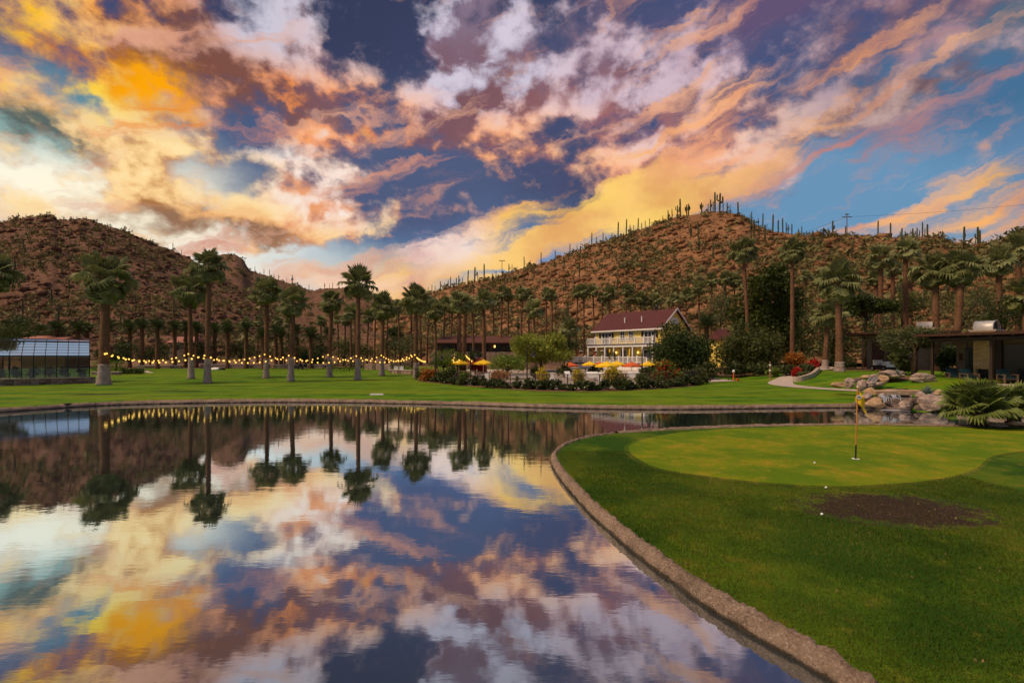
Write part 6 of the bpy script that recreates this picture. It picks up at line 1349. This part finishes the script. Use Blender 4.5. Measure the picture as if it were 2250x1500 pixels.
# low spreading fan palm on the near bank
def low_palm(px, Y, r, label, seed, zt, tr=0.5):
    x = PX(px, Y); z = float(pz(x, Y)); t = thing('low_fan_palm', label, 'palm', (x, Y, z-0.05)); rr = random.Random(seed)
    link('trunk', trunk_mesh('trunk', zt, 0.24, 0.2, M['palm_skirt'], 5, (0, 0), 1.3, 10, None, seed), t)
    link('dead_frond_collar', SKIRT[0], t, (0, 0, zt), None, (0.9, 0.9, 0.7))
    for i in range(48):
        f = (i+0.5)/48; el = math.radians(78-88*f)+rr.uniform(-.12, .12); s = r*rr.uniform(0.85, 1.1)/1.9
        o = bpy.data.objects.new('frond', FROND_L[0 if f < 0.6 else 1]); C.objects.link(o); o.parent = t
        o.matrix_local = Matrix.Translation((0, 0, zt-0.05)) @ rotm(i*2.4+rr.uniform(-.3, .3), el, rr.uniform(-0.6, 0.6)) @ Matrix.Scale(s, 4)
FROND_L = []
for k, dr in enumerate((0.06, 0.22)):
    V, Fc, T = fan_leaf(26, 0.95, 1.0, dr, k+51, True, 0.15); FROND_L.append(np_mesh('frond', V, Fc, M['palm_leaf_b'], False, T))
low_palm(2150, 21.0, 1.5, 'low spreading fan palm with stubby trunk on the near bank', 5, 0.75)
low_palm(2228, 22.0, 1.35, 'second low fan palm behind the first at the picture edge', 8, 0.7)

# ------------------------------------------------------------------ the putting green's flag, cup and balls
fx, fy = W(1880, 1008, 0.17); fz = float(pz(fx, fy))+0.012
t = thing('golf_flag', 'yellow golf flag hanging from an orange flagstick on the putting green', 'flag', (fx, fy, fz))
MB().tube([(0, 0, 0.0), (0.01, 0, 0.42)], 0.021, 8).build('stick_foot', M['black'], t)
MB().tube([(0.01, 0, 0.42), (0.06, 0, 2.13)], [0.021, 0.017], 8).build('flagstick', M['pole_orange'], t); MB().lathe([(0.02, 2.12), (0.022, 2.15), (0.005, 2.17)], 8, (0.06, 0, 0)).build('tip', M['white'], t)
# cloth hanging limp: upper hoist corner at the tip, free corner swinging low to the right
n = 14; vs = []
for i in range(n+1):
    for j in range(n+1):
        a, b_ = i/n, j/n                      # along the fly, down the hoist
        x = 0.055+0.40*a*(0.35+0.28*a)-0.10*b_*(1-a)*1.0+0.02*b_
        z = 2.10-0.36*b_-0.42*a*(0.6+0.4*a)
        y = 0.05*math.sin(a*7+b_*2)*a+0.03*math.sin(b_*5)*a
        vs.append((x, y, z))
fl = np_mesh('cloth', vs, [(i*(n+1)+j, (i+1)*(n+1)+j, (i+1)*(n+1)+j+1, i*(n+1)+j+1) for i in range(n) for j in range(n)], M['flag'], True)
cl = link('cloth', fl, t)
em = [(vs[i*(n+1)+j]) for i, j in ((4, 7),)][0]
MB().add([(em[0]+0.085*math.cos(k*PI/8), em[1]-0.035, em[2]+0.065*math.sin(k*PI/8)) for k in range(16)], [tuple(range(16))]).build('emblem_disc', M['white'], cl)
for k in range(-2, 3): MB().box(em[0]+k*0.022-0.007, em[0]+k*0.022+0.007, em[1]-0.040, em[1]-0.037, em[2]-0.02, em[2]+0.012+0.018*(2-abs(k))*0.5).build('emblem_mark', M['tan_wall'], cl)
tag(MB().lathe([(0.10, 0.004), (0.10, 0.012), (0.054, 0.012), (0.054, -0.05)], 20, (0, 0, 0), False).build('hole_cup', M['white'], None, loc=(fx, fy, fz+0.002)), 'white rimmed hole at the foot of the flagstick', 'cup')
def ball_mesh():
    bm = bmesh.new(); bmesh.ops.create_icosphere(bm, subdivisions=3, radius=0.026)
    for v in bm.verts: v.co *= 1-0.02*(0.5+0.5*math.sin(v.co.x*900)*math.sin(v.co.y*900)*math.sin(v.co.z*900))
    me = bpy.data.meshes.new('golf_ball'); bm.to_mesh(me); bm.free(); me.materials.append(M['ball']); me.polygons.foreach_set('use_smooth', np.ones(len(me.polygons), bool)); return me
GB = ball_mesh()
for px, py, lab in ((1790, 1018, 'white golf ball on the putting green left of the flagstick'), (1815, 1074, 'white golf ball on the rough above the bare soil patch'), (1806, 1133, 'white golf ball on the rough left of the bare soil patch, nearest')):
    x, y = W(px, py, 0.17); tag(link('golf_ball', GB, None, (x, y, float(pz(x, y))+0.036)), lab, 'ball')

# grass blades on the near rough
r = np.random.default_rng(5); nbl = 260000
X = r.uniform(1.0, 11.5, nbl); Y = r.uniform(3.6, 15.5, nbl)
keep = (X/Y < 1.15)
from_curve = np.interp(Y, nc[i0:i0+130, 1], nc[i0:i0+130, 0]) if np.all(np.diff(nc[i0:i0+130, 1]) > 0) else None
cv = nc[(nc[:, 1] > 2) & (nc[:, 1] < 15.6) & (nc[:, 0] < 4.2)]; o_ = np.argsort(cv[:, 1]); keep &= X > np.interp(Y, cv[o_, 1], cv[o_, 0])+0.16
gp = np.array([p[:2] for p in GREEN])
def inside(X, Y, P):
    c = np.zeros(len(X), bool); j = len(P)-1
    for i in range(len(P)):
        xi, yi = P[i]; xj, yj = P[j]; m = ((yi > Y) != (yj > Y)) & (X < (xj-xi)*(Y-yi)/(yj-yi+1e-9)+xi); c ^= m; j = i
    return c
ins = inside(X, Y, gp); keep &= ~ins | (r.random(nbl) < 0.10)
dd = np.hypot((X-7.55)/1.75, (Y-9.6)/1.12); keep &= (dd > 1.05) | (r.random(nbl) < 0.12)
X, Y = X[keep], Y[keep]; n = len(X); ig = ins[keep]; h = np.where(ig, 0.45, 1.0)*r.uniform(0.018, 0.05, n)*(0.6+0.8*fbm(X*0.8, Y*0.8, 3, 4)); a = r.uniform(0, PI, n); wb = r.uniform(0.003, 0.006, n)
Z = 0.160+0.02*np.sin(X*0.45+1)*np.cos(Y*0.35); lx, ly = r.normal(size=n)*0.02, r.normal(size=n)*0.02
V = np.stack([np.stack([X-np.cos(a)*wb, Y-np.sin(a)*wb, Z-0.004], 1), np.stack([X+np.cos(a)*wb, Y+np.sin(a)*wb, Z-0.004], 1), np.stack([X+lx, Y+ly, Z+h], 1)], 1).reshape(-1, 3)
M['blade'] = leafy('grass_blade', (0.020, 0.060, 0.002), (0.210, 0.220, 0.022), 0.6, 0.3)
T = np.clip(-0.55+1.6*fbm(X*0.6, Y*0.6, 4, 8)+0.45*r.random(n)**2+0.35*ig, 0, 1)
stuff(link('grass', np_mesh('grass', V, np.arange(len(V)).reshape(-1, 3), M['blade'], False, np.repeat(T, 3))), 'short mown grass blades on the near bank', 'grass')

# crumbs of soil on the bare patch, dry leaves blown over the near grass
r = np.random.default_rng(12)
def crumbs(name, X, Y, s, mat, label, cat, flat=0.6):
    o = np.array([(1, 0, 0), (-0.5, 0.87, 0), (-0.5, -0.87, 0), (0, 0, 1.0)]); n = len(X); a = r.uniform(0, 6.28, n)
    ca, sa = np.cos(a), np.sin(a); V = np.zeros((n, 4, 3))
    for k in range(4):
        V[:, k, 0] = X+(o[k, 0]*ca-o[k, 1]*sa)*s*r.uniform(0.7, 1.3, n); V[:, k, 1] = Y+(o[k, 0]*sa+o[k, 1]*ca)*s*r.uniform(0.7, 1.3, n); V[:, k, 2] = pz(X, Y)+o[k, 2]*s*flat*r.uniform(0.6, 1.4, n)
    Fc = (np.arange(n)[:, None, None]*4+np.array([(0, 1, 3), (1, 2, 3), (2, 0, 3)])[None]).reshape(-1, 3)
    stuff(link(name, np_mesh(name, V.reshape(-1, 3), Fc, mat)), label, cat)
a = r.uniform(0, 2*PI, 5200); q = np.sqrt(r.random(5200))*1.08
crumbs('soil', 7.55+1.75*q*np.cos(a), 9.6+1.12*q*np.sin(a), r.uniform(0.006, 0.026, 5200)*(0.6+r.random(5200)**4), rock_mat('soil_crumb', (0.030, 0.018, 0.012), (0.055, 0.034, 0.022), (0.10, 0.066, 0.045), 3, 20, 0.5, 0.01), 'loose crumbs of dark soil on the bare patch', 'soil')
X = r.uniform(2.2, 10, 110); Y = r.uniform(4.4, 15, 110); k_ = (X > np.interp(Y, cv[o_, 1], cv[o_, 0])+0.2)
crumbs('leaf_litter', X[k_], Y[k_], r.uniform(0.010, 0.026, int(k_.sum())), plain('dry_leaf', (0.17, 0.115, 0.05), 0.8, 0.4, 9.0), 'dry leaves scattered over the near grass', 'leaf litter', 1.6)
